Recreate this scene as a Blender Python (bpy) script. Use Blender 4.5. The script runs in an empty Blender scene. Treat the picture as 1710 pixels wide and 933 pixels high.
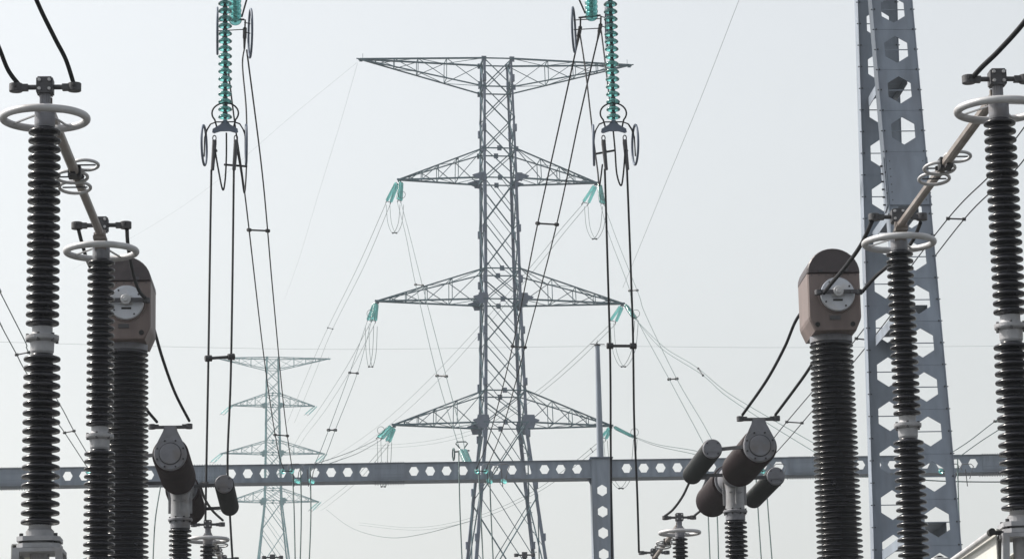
import bpy, math, random
from mathutils import Vector, Matrix
random.seed(7)
R = math.radians
S = bpy.context.scene
COL = S.collection
# ------------------------------------------------------------ camera
FPX = 5100.0
CAMZ = 1.7
HEAD, PITCH, ROLL = R(2.54), R(11.9), 0.0205
f0 = Vector((math.sin(HEAD)*math.cos(PITCH), math.cos(HEAD)*math.cos(PITCH), math.sin(PITCH)))
r0 = Vector((math.cos(HEAD), -math.sin(HEAD), 0))
u0 = r0.cross(f0)
cr = r0*math.cos(ROLL) - u0*math.sin(ROLL)
cu = u0*math.cos(ROLL) + r0*math.sin(ROLL)
cam = bpy.data.cameras.new('camera'); camo = bpy.data.objects.new('camera', cam); COL.objects.link(camo)
m = Matrix((cr, cu, -f0)).transposed().to_4x4(); m.translation = (0, 0, CAMZ)
camo.matrix_world = m
cam.sensor_width = 36; cam.lens = FPX/1710*36
cam.clip_start = 0.2; cam.clip_end = 20000
S.camera = camo
# ------------------------------------------------------------ world, sun, exposure
SUN_EL, SUN_AZ = R(44), R(-70)       # azimuth from +Y towards +X
sd = Vector((math.sin(SUN_AZ)*math.cos(SUN_EL), math.cos(SUN_AZ)*math.cos(SUN_EL), math.sin(SUN_EL)))
W = bpy.data.worlds.new('World'); S.world = W; W.use_nodes = True
nt = W.node_tree
sky = nt.nodes.new('ShaderNodeTexSky'); sky.sky_type = 'NISHITA'; sky.sun_disc = False
sky.sun_elevation = SUN_EL; sky.sun_rotation = SUN_AZ
sky.air_density = 1.5; sky.dust_density = 3.6; sky.ozone_density = 0.6
bg = nt.nodes['Background']; bg.inputs[1].default_value = 0.15
hsv = nt.nodes.new('ShaderNodeHueSaturation'); hsv.inputs['Saturation'].default_value = 0.24     # pale, hazy sky
nt.links.new(sky.outputs[0], hsv.inputs['Color']); nt.links.new(hsv.outputs[0], bg.inputs[0])
sl = bpy.data.lights.new('sun', 'SUN'); sl.energy = 5.0; sl.angle = R(0.6); sl.color = (1, 0.94, 0.86)
so = bpy.data.objects.new('sun', sl); COL.objects.link(so)
so.rotation_euler = (-sd).to_track_quat('-Z', 'Y').to_euler(); so.location = (-30, 20, 60)
S.view_settings.view_transform = 'Standard'; S.view_settings.look = 'None'
S.view_settings.exposure = 0.31; S.view_settings.gamma = 1
S.render.engine = 'CYCLES'
S.cycles.volume_bounces = 0
S.cycles.max_bounces = 6


def P(x, y, Y):
    """world point on the plane Y (metres in front) seen at photograph position x, y"""
    d = f0 + cr*((x-855)/FPX) + cu*((466.5-y)/FPX)
    return Vector((0, 0, CAMZ)) + d*(Y/d.y)
def Z(x, y, Y): return P(x, y, Y).z

# ------------------------------------------------------------ materials
def mat(name, col, rough=0.6, metal=0.0, var=0.15, scale=6.0, bump=0.15, bscale=40.0, dirt=None, dirt_amt=0.5, streak=False, spec=0.5):
    mt = bpy.data.materials.new(name); mt.use_nodes = True
    n = mt.node_tree.nodes; l = mt.node_tree.links
    b = n['Principled BSDF']
    b.inputs['Roughness'].default_value = rough; b.inputs['Metallic'].default_value = metal
    b.inputs['Specular IOR Level'].default_value = spec
    tc = n.new('ShaderNodeTexCoord')
    geo = n.new('ShaderNodeNewGeometry')
    mp = n.new('ShaderNodeMapping'); l.new(geo.outputs['Position'], mp.inputs[0])
    if streak: mp.inputs['Scale'].default_value = (1, 1, 0.18)
    no = n.new('ShaderNodeTexNoise'); no.inputs['Scale'].default_value = scale; no.inputs['Detail'].default_value = 6
    l.new(mp.outputs[0], no.inputs['Vector'])
    hs = n.new('ShaderNodeMapRange'); l.new(no.outputs[0], hs.inputs[0])
    hs.inputs[1].default_value = 0.3; hs.inputs[2].default_value = 0.7
    hs.inputs[3].default_value = 1-var; hs.inputs[4].default_value = 1+var
    mx = n.new('ShaderNodeMix'); mx.data_type = 'RGBA'; mx.blend_type = 'MULTIPLY'; mx.inputs[0].default_value = 1
    mx.inputs[6].default_value = (*col, 1); l.new(hs.outputs[0], mx.inputs[7])
    out = mx.outputs[2]
    if dirt:
        n2 = n.new('ShaderNodeTexNoise'); n2.inputs['Scale'].default_value = scale*0.6; n2.inputs['Detail'].default_value = 8
        l.new(mp.outputs[0], n2.inputs['Vector'])
        mr = n.new('ShaderNodeMapRange'); mr.inputs[1].default_value = 0.5; mr.inputs[2].default_value = 0.68
        mr.inputs[4].default_value = dirt_amt; l.new(n2.outputs[0], mr.inputs[0])
        m2 = n.new('ShaderNodeMix'); m2.data_type = 'RGBA'; l.new(mr.outputs[0], m2.inputs[0])
        l.new(out, m2.inputs[6]); m2.inputs[7].default_value = (*dirt, 1); out = m2.outputs[2]
    l.new(out, b.inputs['Base Color'])
    rr = n.new('ShaderNodeMapRange'); l.new(no.outputs[0], rr.inputs[0])
    rr.inputs[3].default_value = max(0.02, rough-0.12); rr.inputs[4].default_value = min(1, rough+0.12)
    l.new(rr.outputs[0], b.inputs['Roughness'])
    if bump:
        nb = n.new('ShaderNodeTexNoise'); nb.inputs['Scale'].default_value = bscale; nb.inputs['Detail'].default_value = 4
        l.new(mp.outputs[0], nb.inputs['Vector'])
        bp = n.new('ShaderNodeBump'); bp.inputs['Strength'].default_value = bump; bp.inputs['Distance'].default_value = 0.01
        l.new(nb.outputs[0], bp.inputs['Height']); l.new(bp.outputs[0], b.inputs['Normal'])
    return mt
M = {}
M['porcelain'] = mat('dark_porcelain', (0.008, 0.0085, 0.0125), 0.22, 0, 0.3, 7, 0.05, 30, dirt=(0.022, 0.021, 0.024), dirt_amt=0.6, spec=0.42)
M['porcelain_brown'] = mat('brown_porcelain', (0.026, 0.018, 0.020), 0.6, 0, 0.25, 5, 0.3, 60, dirt=(0.045, 0.036, 0.036), dirt_amt=0.4, spec=0.2)
M['porcelain_black'] = mat('black_porcelain', (0.014, 0.017, 0.018), 0.5, 0, 0.25, 5, 0.2, 60, dirt=(0.03, 0.03, 0.03), dirt_amt=0.4, spec=0.25)
M['alu'] = mat('weathered_aluminium', (0.40, 0.405, 0.415), 0.5, 0.25, 0.12, 5, 0.05, 60, dirt=(0.28, 0.26, 0.25), dirt_amt=0.5)
M['alu_dark'] = mat('dark_cast_aluminium', (0.055, 0.055, 0.061), 0.55, 0.2, 0.25, 12, 0.2, 60, dirt=(0.035, 0.035, 0.035), dirt_amt=0.6)
M['cast'] = mat('cast_grey_metal', (0.155, 0.16, 0.18), 0.6, 0.1, 0.18, 7, 0.2, 50, dirt=(0.13, 0.11, 0.095), dirt_amt=0.5)
M['cast_light'] = mat('pale_cast_metal', (0.27, 0.275, 0.29), 0.6, 0.1, 0.18, 7, 0.2, 50, dirt=(0.18, 0.16, 0.14), dirt_amt=0.5)
M['tube'] = mat('aluminium_tube', (0.2, 0.178, 0.162), 0.5, 0.2, 0.15, 4, 0.05, 50, dirt=(0.12, 0.095, 0.08), dirt_amt=0.6)
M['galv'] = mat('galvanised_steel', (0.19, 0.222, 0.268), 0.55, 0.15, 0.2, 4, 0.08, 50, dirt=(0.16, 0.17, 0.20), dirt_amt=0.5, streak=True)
M['galv_lit'] = mat('sunlit_galvanised_steel', (0.5, 0.5, 0.47), 0.6, 0.05, 0.1, 3, 0.08, 50, dirt=(0.4, 0.37, 0.32), dirt_amt=0.5, streak=True)  # cream copy of the galvanised steel, sunlight put into its colour
M['lattice'] = mat('lattice_steel', (0.048, 0.10, 0.122), 0.6, 0.1, 0.25, 2, 0)
M['lattice_far'] = mat('distant_lattice_steel', (0.05, 0.19, 0.205), 0.6, 0.1, 0.25, 2, 0)  # paler teal copy of the lattice steel, distance haze and halo put into its colour
M['gusset'] = mat('gusset_steel', (0.10, 0.125, 0.17), 0.6, 0.1, 0.2, 2, 0)
M['paint'] = mat('weathered_tank_paint', (0.145, 0.112, 0.105), 0.55, 0, 0.2, 4, 0.1, 40, dirt=(0.06, 0.045, 0.04), dirt_amt=0.6, streak=True)
M['paint_dark'] = mat('dark_cap_paint', (0.040, 0.030, 0.033), 0.5, 0, 0.15, 6, 0.15, 60, dirt=(0.10, 0.08, 0.08), dirt_amt=0.3)
M['disc'] = mat('silver_plate', (0.42, 0.44, 0.48), 0.4, 0.35, 0.1, 8, 0.05, 40, dirt=(0.4, 0.36, 0.33), dirt_amt=0.5)
M['wire'] = mat('stranded_conductor', (0.016, 0.017, 0.02), 0.7, 0, 0.2, 20, 0, spec=0.15)
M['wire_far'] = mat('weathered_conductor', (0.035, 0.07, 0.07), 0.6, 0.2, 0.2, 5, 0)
M['dark'] = mat('dark_fitting', (0.025, 0.025, 0.028), 0.6, 0.2, 0.3, 12, 0.1)
M['hole'] = mat('hole_shade_and_cap_black', (0.012, 0.012, 0.013), 0.8, 0, 0.2, 10, 0)  # black for the painted dark inside holes, and for the black rod end
M['concrete'] = mat('concrete', (0.3, 0.29, 0.27), 0.85, 0, 0.15, 2, 0.3, 20)
def glassmat():
    mt = bpy.data.materials.new('toughened_green_glass'); mt.use_nodes = True
    n = mt.node_tree.nodes; l = mt.node_tree.links; n.remove(n['Principled BSDF'])
    tr = n.new('ShaderNodeBsdfTranslucent'); tr.inputs[0].default_value = (0.5, 0.93, 0.91, 1)
    tp = n.new('ShaderNodeBsdfTransparent'); tp.inputs[0].default_value = (0.58, 0.93, 0.92, 1)
    df = n.new('ShaderNodeBsdfDiffuse'); df.inputs[0].default_value = (0.22, 0.6, 0.58, 1)
    gl = n.new('ShaderNodeBsdfGlossy'); gl.inputs['Roughness'].default_value = 0.12
    fr = n.new('ShaderNodeFresnel'); fr.inputs[0].default_value = 1.5
    a = n.new('ShaderNodeMixShader'); a.inputs[0].default_value = 0.68; l.new(tr.outputs[0], a.inputs[1]); l.new(tp.outputs[0], a.inputs[2])
    b = n.new('ShaderNodeMixShader'); b.inputs[0].default_value = 0.12; l.new(a.outputs[0], b.inputs[1]); l.new(df.outputs[0], b.inputs[2])
    c = n.new('ShaderNodeMixShader'); l.new(fr.outputs[0], c.inputs[0]); l.new(b.outputs[0], c.inputs[1]); l.new(gl.outputs[0], c.inputs[2])
    l.new(c.outputs[0], n['Material Output'].inputs[0]); return mt
M['glass'] = glassmat()

# ------------------------------------------------------------ mesh builder
def ortho(a):
    a = Vector(a).normalized()
    t = Vector((0, 0, 1)) if abs(a.z) < 0.9 else Vector((1, 0, 0))
    u = t.cross(a).normalized(); return u, a.cross(u).normalized()
class MB:
    def __init__(s): s.v = []; s.f = []; s.sm = []
    def add(s, vs, fs, smooth=False):
        o = len(s.v); s.v += [tuple(v) for v in vs]
        for f in fs: s.f.append(tuple(i+o for i in f)); s.sm.append(smooth)
    def box(s, c, size, ax=None):
        c = Vector(c); X, Y_, Z_ = ax if ax else (Vector((1, 0, 0)), Vector((0, 1, 0)), Vector((0, 0, 1)))
        h = [q/2 for q in size]; vs = []
        for sx in (-1, 1):
            for sy in (-1, 1):
                for sz in (-1, 1): vs.append(c + X*h[0]*sx + Y_*h[1]*sy + Z_*h[2]*sz)
        s.add(vs, [(0, 1, 3, 2), (4, 6, 7, 5), (0, 4, 5, 1), (2, 3, 7, 6), (0, 2, 6, 4), (1, 5, 7, 3)]); return s
    def bar(s, a, b, w, h=None, up=None):
        a = Vector(a); b = Vector(b); d = (b-a).normalized()
        if up is not None:
            v = (Vector(up) - d*Vector(up).dot(d)).normalized(); u = v.cross(d).normalized()
        else: u, v = ortho(d)
        s.box((a+b)/2, (w, (b-a).length, h or w), (u, d, v)); return s
    def angle(s, a, b, w, t, n1, n2):
        """steel angle: two thin leaves"""
        a = Vector(a); b = Vector(b); n1 = Vector(n1); n2 = Vector(n2); d = (b-a).normalized()
        for p, q in ((n1, n2), (n2, n1)):
            p = (p-d*p.dot(d)).normalized(); q = (q-d*q.dot(d)-p*q.dot(p)).normalized()
            s.box((a+b)/2 + p*(w/2), (w, (b-a).length, t), (p, d, q))
        return s
    def tube(s, pts, r, n=8, closed=False, caps=True):
        pts = [Vector(p) for p in pts]; N = len(pts); rings = []
        t0 = (pts[1]-pts[0]).normalized(); u, v = ortho(t0)
        vs = []; rr = r if isinstance(r, (list, tuple)) else [r]*N
        for i, p in enumerate(pts):
            if closed: t = (pts[(i+1) % N]-pts[i-1]).normalized()
            else: t = (pts[min(i+1, N-1)]-pts[max(i-1, 0)]).normalized()
            u = (u - t*u.dot(t)).normalized(); v = t.cross(u)
            for k in range(n):
                a = 2*math.pi*k/n; vs.append(p + (u*math.cos(a)+v*math.sin(a))*rr[i])
        fs = []
        for i in range(N if closed else N-1):
            j = (i+1) % N
            for k in range(n): fs.append((i*n+k, i*n+(k+1) % n, j*n+(k+1) % n, j*n+k))
        s.add(vs, fs, True)
        if caps and not closed:
            s.add(vs[:n], [tuple(range(n-1, -1, -1))]); s.add(vs[-n:], [tuple(range(n))])
        return s
    def torus(s, c, R_, r, ax=(0, 0, 1), N=48, n=10, ry=None):
        u, v = ortho(ax); c = Vector(c); ry = ry or R_
        s.tube([c + u*R_*math.cos(2*math.pi*i/N) + v*ry*math.sin(2*math.pi*i/N) for i in range(N)], r, n, True); return s
    def lathe(s, prof, o=(0, 0, 0), ax=(0, 0, 1), n=32, smooth=True):
        o = Vector(o); ax = Vector(ax).normalized(); u, v = ortho(ax); vs = []
        for (r, z) in prof:
            for k in range(n):
                a = 2*math.pi*k/n; vs.append(o + ax*z + (u*math.cos(a)+v*math.sin(a))*max(r, 1e-4))
        fs = []
        for i in range(len(prof)-1):
            for k in range(n): fs.append((i*n+k, i*n+(k+1) % n, (i+1)*n+(k+1) % n, (i+1)*n+k))
        s.add(vs, fs, smooth); return s
    def cyl(s, o, ax, r, L, n=24, bev=0.0):
        """closed cylinder with a small bevel, hard edged ends"""
        b = min(bev or r*0.06, L*0.3)
        o = Vector(o); ax = Vector(ax).normalized()
        s.lathe([(r-b, 0), (r, b)], o, ax, n); s.lathe([(r, b), (r, L-b)], o, ax, n); s.lathe([(r, L-b), (r-b, L)], o, ax, n)
        u, v = ortho(ax)
        for z, rev in ((0, True), (L, False)):
            vs = [o + ax*z + (u*math.cos(2*math.pi*k/n)+v*math.sin(2*math.pi*k/n))*(r-b) for k in range(n)]
            s.add(vs, [tuple(range(n-1, -1, -1)) if rev else tuple(range(n))])
        return s
    def prism(s, outline, O, U, V, N, t, bev=0):
        """outline (u,v) list, counter-clockwise seen from +N, thickness t along N"""
        O = Vector(O); U = Vector(U); V = Vector(V); N = Vector(N); k = len(outline)
        a = [O+U*p[0]+V*p[1] for p in outline]; b = [q+N*t for q in a]
        s.add(a+b, [tuple(range(k-1, -1, -1)), tuple(range(k, 2*k))] + [(i, (i+1) % k, k+(i+1) % k, k+i) for i in range(k)]); return s
    def build(s, name, m, parent=None, kind=None, label=None):
        me = bpy.data.meshes.new(name); me.from_pydata(s.v, [], s.f); me.materials.append(m)
        me.polygons.foreach_set('use_smooth', s.sm); me.update()
        o = bpy.data.objects.new(name, me); COL.objects.link(o)
        if parent: o.parent = parent
        if kind: o['kind'] = kind
        if label: o['label'] = label
        return o
def thing(name, loc, label, cat, group=None, rz=0.0):
    o = bpy.data.objects.new(name, None); COL.objects.link(o); o.location = loc; o.rotation_euler = (0, 0, rz)
    o.empty_display_size = 0.5; o['label'] = label; o['category'] = cat
    if group: o['group'] = group
    return o
def copy_tree(o, loc, label, scale=None):
    kids = {}
    for q in list(COL.objects):
        if q.parent: kids.setdefault(q.parent.name, []).append(q)
    def rec(s, par):
        c = s.copy(); COL.objects.link(c); c.parent = par
        for k in kids.get(s.name, []): rec(k, c)
        return c
    r = rec(o, None); r.location = loc; r['label'] = label
    if scale: r.scale = scale
    return r
def shed_profile(n, p, rc, rs, z0, fat=0.5, rs2=None, rc2=None):
    """profile of n porcelain sheds of pitch p rising from z0"""
    pr = []
    rs2 = rs2 or rs; rc2 = rc2 or rc
    for i in range(n):
        t = i/max(1, n-1); a = rs+(rs2-rs)*t; c = rc+(rc2-rc)*t; z = z0+i*p
        h = fat
        pr += [(c, z), (c+0.06*(a-c), z+p*(0.5-h*0.62)), (c+0.75*(a-c), z+p*(0.5-h*0.5)), (a-0.05*(a-c), z+p*(0.5-h*0.44)), (a, z+p*(0.5-h*0.2)),
               (a, z+p*(0.5-h*0.02)), (a-0.08*(a-c), z+p*(0.5+h*0.18)), (c+0.4*(a-c), z+p*(0.5+h*0.5)), (c, z+p*(0.5+h*0.75))]
    pr.append((rc2, z0+n*p)); return pr

# ------------------------------------------------------------ ground
def build_ground():
    def hz(x, y):
        t = max(0, min(1, (y-330)/250)); h = 50*t*t*(3-2*t)
        return h + (0.6*math.sin(x*0.013+y*0.021)*min(1, max(0, (y-200)/200)))
    xs = [-7000, -3000, -1200, -500, -200, -80, -30, 0, 30, 80, 200, 500, 1200, 3000, 7000]
    ys = [-6000, -2000, -500, -100, 0, 50, 100, 150, 200, 260] + list(range(330, 640, 20)) + [700, 900, 1500, 3000, 8000]
    vs = [(x, y, hz(x, y)) for y in ys for x in xs]; nx = len(xs)
    fs = [(j*nx+i, j*nx+i+1, (j+1)*nx+i+1, (j+1)*nx+i) for j in range(len(ys)-1) for i in range(nx-1)]
    b = MB(); b.add(vs, fs, True)
    gm = mat('gravel_and_dry_grass', (0.075, 0.075, 0.078), 0.95, 0, 0.35, 1.2, 0.6, 15, dirt=(0.07, 0.08, 0.045), dirt_amt=0.7)
    b.build('ground', gm, kind='structure')
build_ground()

# ------------------------------------------------------------ haze
def build_haze(dens=0.0003):
    b = MB(); b.box((0, 300, 60-0.7), (16400, 17400, 124))
    mt = bpy.data.materials.new('haze_air'); mt.use_nodes = True; n = mt.node_tree.nodes; n.remove(n['Principled BSDF'])
    v = n.new('ShaderNodeVolumePrincipled'); v.inputs['Color'].default_value = (0.86, 0.93, 1, 1)
    v.inputs['Density'].default_value = dens; v.inputs['Anisotropy'].default_value = 0.2
    mt.node_tree.links.new(v.outputs[0], n['Material Output'].inputs['Volume'])
    b.build('haze', mt, kind='stuff')
HAZE = True

# ------------------------------------------------------------ disconnector
YA, YB = 27.0, 32.6
def zA(y): return Z(75, y, YA)
XA = P(75, 195, YA).x
def terminal(parent, z, y0, w=0.265, bolts=True):
    """clamp on top of a column: centre block, cross bar, two cup ends"""
    b = MB(); b.box((0, y0, z), (0.15, 0.15, 0.13)); b.box((0, y0, z), (0.125, 0.165, 0.15)); b.cyl((0, y0, z-0.16), (0, 0, 1), 0.05, 0.12, 16)
    c = b.build('clamp_block', M['alu_dark'], parent)
    for sx in (-1, 1):
        for sz in (-1, 1):
            MB().cyl((sx*0.045, y0-0.083, z+sz*0.042), (0, -1, 0), 0.015, 0.022, 8).build('bolt', M['alu'], c)
    b = MB(); b.cyl((-w, y0, z-0.005), (1, 0, 0), 0.024, 2*w, 12); b.build('cross_bar', M['alu_dark'], parent)
    for sx in (-1, 1):
        b = MB(); b.cyl((sx*w, y0, z-0.045), (0, 0, 1), 0.062, 0.075, 18); b.box((sx*(w-0.07), y0, z-0.008), (0.08, 0.07, 0.055))
        e = b.build('cable_clamp', M['alu_dark'], parent)
        MB().cyl((sx*w, y0-0.055, z-0.005), (0, -1, 0), 0.016, 0.02, 8).build('bolt', M['dark'], e)
def make_disconnector():
    root = thing('disconnector', (XA, YA, 0), 'x', 'disconnect switch', 'two-column disconnect switches with white corona rings')
    zc = zA(145); zr = zA(198); zt = zA(213); zj1 = zA(546); zj0 = zA(591); zb = zA(878); zp = zA(897)
    for y0 in (0.0, YB-YA):
        pr = shed_profile(23, (zt-zj1)/23, 0.088, 0.150, zj1, 0.52, rs2=0.148)
        MB().lathe(pr, (0, y0, 0), n=36).build('insulator', M['porcelain'], root)
        pr = shed_profile(19, (zj0-zb)/19, 0.098, 0.172, zb, 0.52, rs2=0.165)
        MB().lathe(pr, (0, y0, 0), n=36).build('insulator', M['porcelain'], root)
        # joint casting between the two insulators
        h = zj1-zj0; b = MB()
        b.lathe([(0.095, 0), (0.105, 0.02), (0.108, h*0.42), (0.145, h*0.5), (0.15, h*0.55), (0.15, h*0.66), (0.1, h*0.72), (0.092, h*0.8), (0.092, h)], (0, y0, zj0), n=32, smooth=False)
        j = b.build('joint_flange', M['cast_light'], root)
        for k in range(6):
            a = R(60*k+20); MB().cyl((0.135*math.cos(a), y0+0.135*math.sin(a), zj0+h*0.42), (0, 0, 1), 0.014, 0.075, 8).build('bolt', M['alu_dark'], j)
        # cap and ring
        b = MB(); b.lathe([(0.09, -0.005), (0.094, 0.02), (0.094, zr-zt+0.09), (0.08, zr-zt+0.1), (0.05, zr-zt+0.11), (0.05, zc-zt-0.07)], (0, y0, zt), n=28, smooth=False)
        b.build('top_cap', M['cast'], root)
        ring = MB().torus((0, y0, zr), 0.378, 0.036, N=72, n=14).build('corona_ring', M['alu'], root)
        for k in range(4):
            a = R(45+90*k+14); ca, sa = math.cos(a), math.sin(a)
            MB().bar((0.09*ca, y0+0.09*sa, zr+0.05), (0.37*ca, y0+0.37*sa, zr), 0.022, 0.012).build('ring_spoke', M['alu'], ring)
        terminal(root, zc, y0)
        # bottom casting
        b = MB(); b.lathe([(0.125, 0), (0.125, (zb-zp)*0.55), (0.10, (zb-zp)*0.8), (0.1, zb-zp+0.01)], (0, y0, zp), n=24, smooth=False)
        b.build('bottom_cap', M['cast_light'], root)
        b = MB()
        b.prism([(-0.19, -0.13), (-0.13, -0.19), (0.13, -0.19), (0.19, -0.13), (0.19, 0.13), (0.13, 0.19), (-0.13, 0.19), (-0.19, 0.13)], (0, y0, zp-0.045), (1, 0, 0), (0, 1, 0), (0, 0, 1), 0.04)
        b.prism([(-0.19, -0.13), (-0.13, -0.19), (0.13, -0.19), (0.19, -0.13), (0.19, 0.13), (0.13, 0.19), (-0.13, 0.19), (-0.19, 0.13)], (0, y0, zp-0.105), (1, 0, 0), (0, 1, 0), (0, 0, 1), 0.038)
        b.cyl((0, y0, zp-0.07), (0, 0, 1), 0.15, 0.03)
        pl = b.build('flange_plate', M['cast_light'], root)
        for sx in (-1, 1):
            for sy in (-1, 1):
                MB().cyl((sx*0.15, y0+sy*0.12, zp-0.125), (0, 0, 1), 0.018, 0.15, 8).build('bolt', M['dark'], pl)
        b = MB(); z1 = zp-0.108
        b.box((0, y0, z1-0.02), (0.43, 0.43, 0.035)); b.cyl((0, y0, z1-0.42), (0, 0, 1), 0.085, 0.4)
        for sx in (-1, 1):
            for sy in (-1, 1): b.bar((sx*0.185, y0+sy*0.185, z1-0.03), (sx*0.21, y0+sy*0.21, z1-0.45), 0.06, 0.06)
        b.build('bearing_housing', M['cast_light'], root)
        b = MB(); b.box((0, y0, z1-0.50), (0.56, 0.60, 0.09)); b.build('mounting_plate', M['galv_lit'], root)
        b = MB(); b.lathe([(0.2, 0.12), (0.2, z1-0.55)], (0, y0, 0), n=20); b.cyl((0, y0, 0.1), (0, 0, 1), 0.32, 0.03)
        b.build('support_column', M['galv'], root)
        MB().box((0, y0, 0.05), (0.9, 0.9, 0.1)).build('footing', M['concrete'], root)
    # base beam and drive rod between the columns
    z1 = zp-0.108; L = YB-YA
    b = MB(); b.box((-0.24, L/2, z1-0.16), (0.012, L+0.1, 0.40)); b.box((-0.205, L/2, z1+0.046), (0.07, L+0.1, 0.012)); b.box((-0.205, L/2, z1-0.366), (0.07, L+0.1, 0.012))
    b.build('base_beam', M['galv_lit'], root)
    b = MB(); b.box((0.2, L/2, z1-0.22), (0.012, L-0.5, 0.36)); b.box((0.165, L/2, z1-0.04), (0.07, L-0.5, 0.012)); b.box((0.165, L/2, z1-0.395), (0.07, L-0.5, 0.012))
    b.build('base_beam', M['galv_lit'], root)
    # contact arms meeting halfway
    za = (zr+zc)/2+0.02
    for (ya, yb, w) in ((0.06, L*0.47, 0.088), (L*0.47+0.06, L-0.04, 0.078)):
        b = MB(); o = w/2; c = w*0.22
        b.prism([(-o+c, -o), (o-c, -o), (o, -o+c), (o, o-c), (o-c, o), (-o+c, o), (-o, o-c), (-o, -o+c)], (0, yb, za), (1, 0, 0), (0, 0, 1), (0, -1, 0), yb-ya)
        b.build('contact_arm', M['tube'], root)
    for y0 in (0.02, L-0.03):
        s = 1 if y0 < 1 else -1
        b = MB(); b.box((0, y0+s*0.1, za-0.055), (0.14, 0.2, 0.035)); b.box((0, y0+s*0.07, za-0.02), (0.11, 0.05, 0.13)); b.bar((0, y0+s*0.22, za-0.02), (0, y0+s*0.02, za-0.17), 0.12, 0.03)
        b.build('arm_bracket', M['tube'], root)
    mid = L*0.485
    b = MB(); b.box((0, mid, za), (0.125, 0.16, 0.11)); b.box((0, mid+0.14, za-0.01), (0.15, 0.05, 0.04)); b.box((0, mid-0.12, za-0.05), (0.05, 0.2, 0.03)); b.build('contact_jaw', M['dark'], root)
    for (dx, dy, dz, rr) in ((0.11, -0.10, 0.05, 0.105), (-0.04, 0.10, -0.02, 0.125), (-0.04, 0.42, -0.05, 0.125)):
        rg = MB().torus((dx, mid+dy, za+dz), rr, 0.017, (0, 0.26, 1), N=36, n=8, ry=rr*1.25).build('contact_ring', M['alu'], root)
        MB().bar((dx-rr, mid+dy, za+dz), (dx+rr, mid+dy, za+dz), 0.02, 0.012).build('ring_spoke', M['alu_dark'], rg)
    return root
disc = make_disconnector()
disc['label'] = 'nearest dark ribbed disconnect switch at the left edge, with wide white rings'
root = copy_tree(disc, (P(1668, 187, YA).x, YA, 0), 'large disconnect switch cut by the right edge, in front of the steel tower')
z1 = zA(897)-0.108; L = YB-YA
b = MB(); b.tube([(-0.30, -0.08, z1+0.01), (-0.29, L*0.5, z1-0.02), (-0.30, L, z1-0.01)], 0.028, 12); b.build('drive_rod', M['alu'], root)
b = MB(); b.cyl((-0.30, -0.17, z1+0.015), (0, 1, 0), 0.032, 0.1, 16); b.box((-0.23, -0.1, z1+0.01), (0.1, 0.05, 0.03)); b.build('rod_end', M['hole'], root)
YF = 57.9
copy_tree(disc, (P(347, 898, YF).x, YF, 0), 'small distant disconnect switch at lower left, ring seen below the hanging black cylinder')
copy_tree(disc, (P(1135, 887, YF).x, YF, 0), 'small distant disconnect switch low down, just left of the right breaker post')

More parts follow.
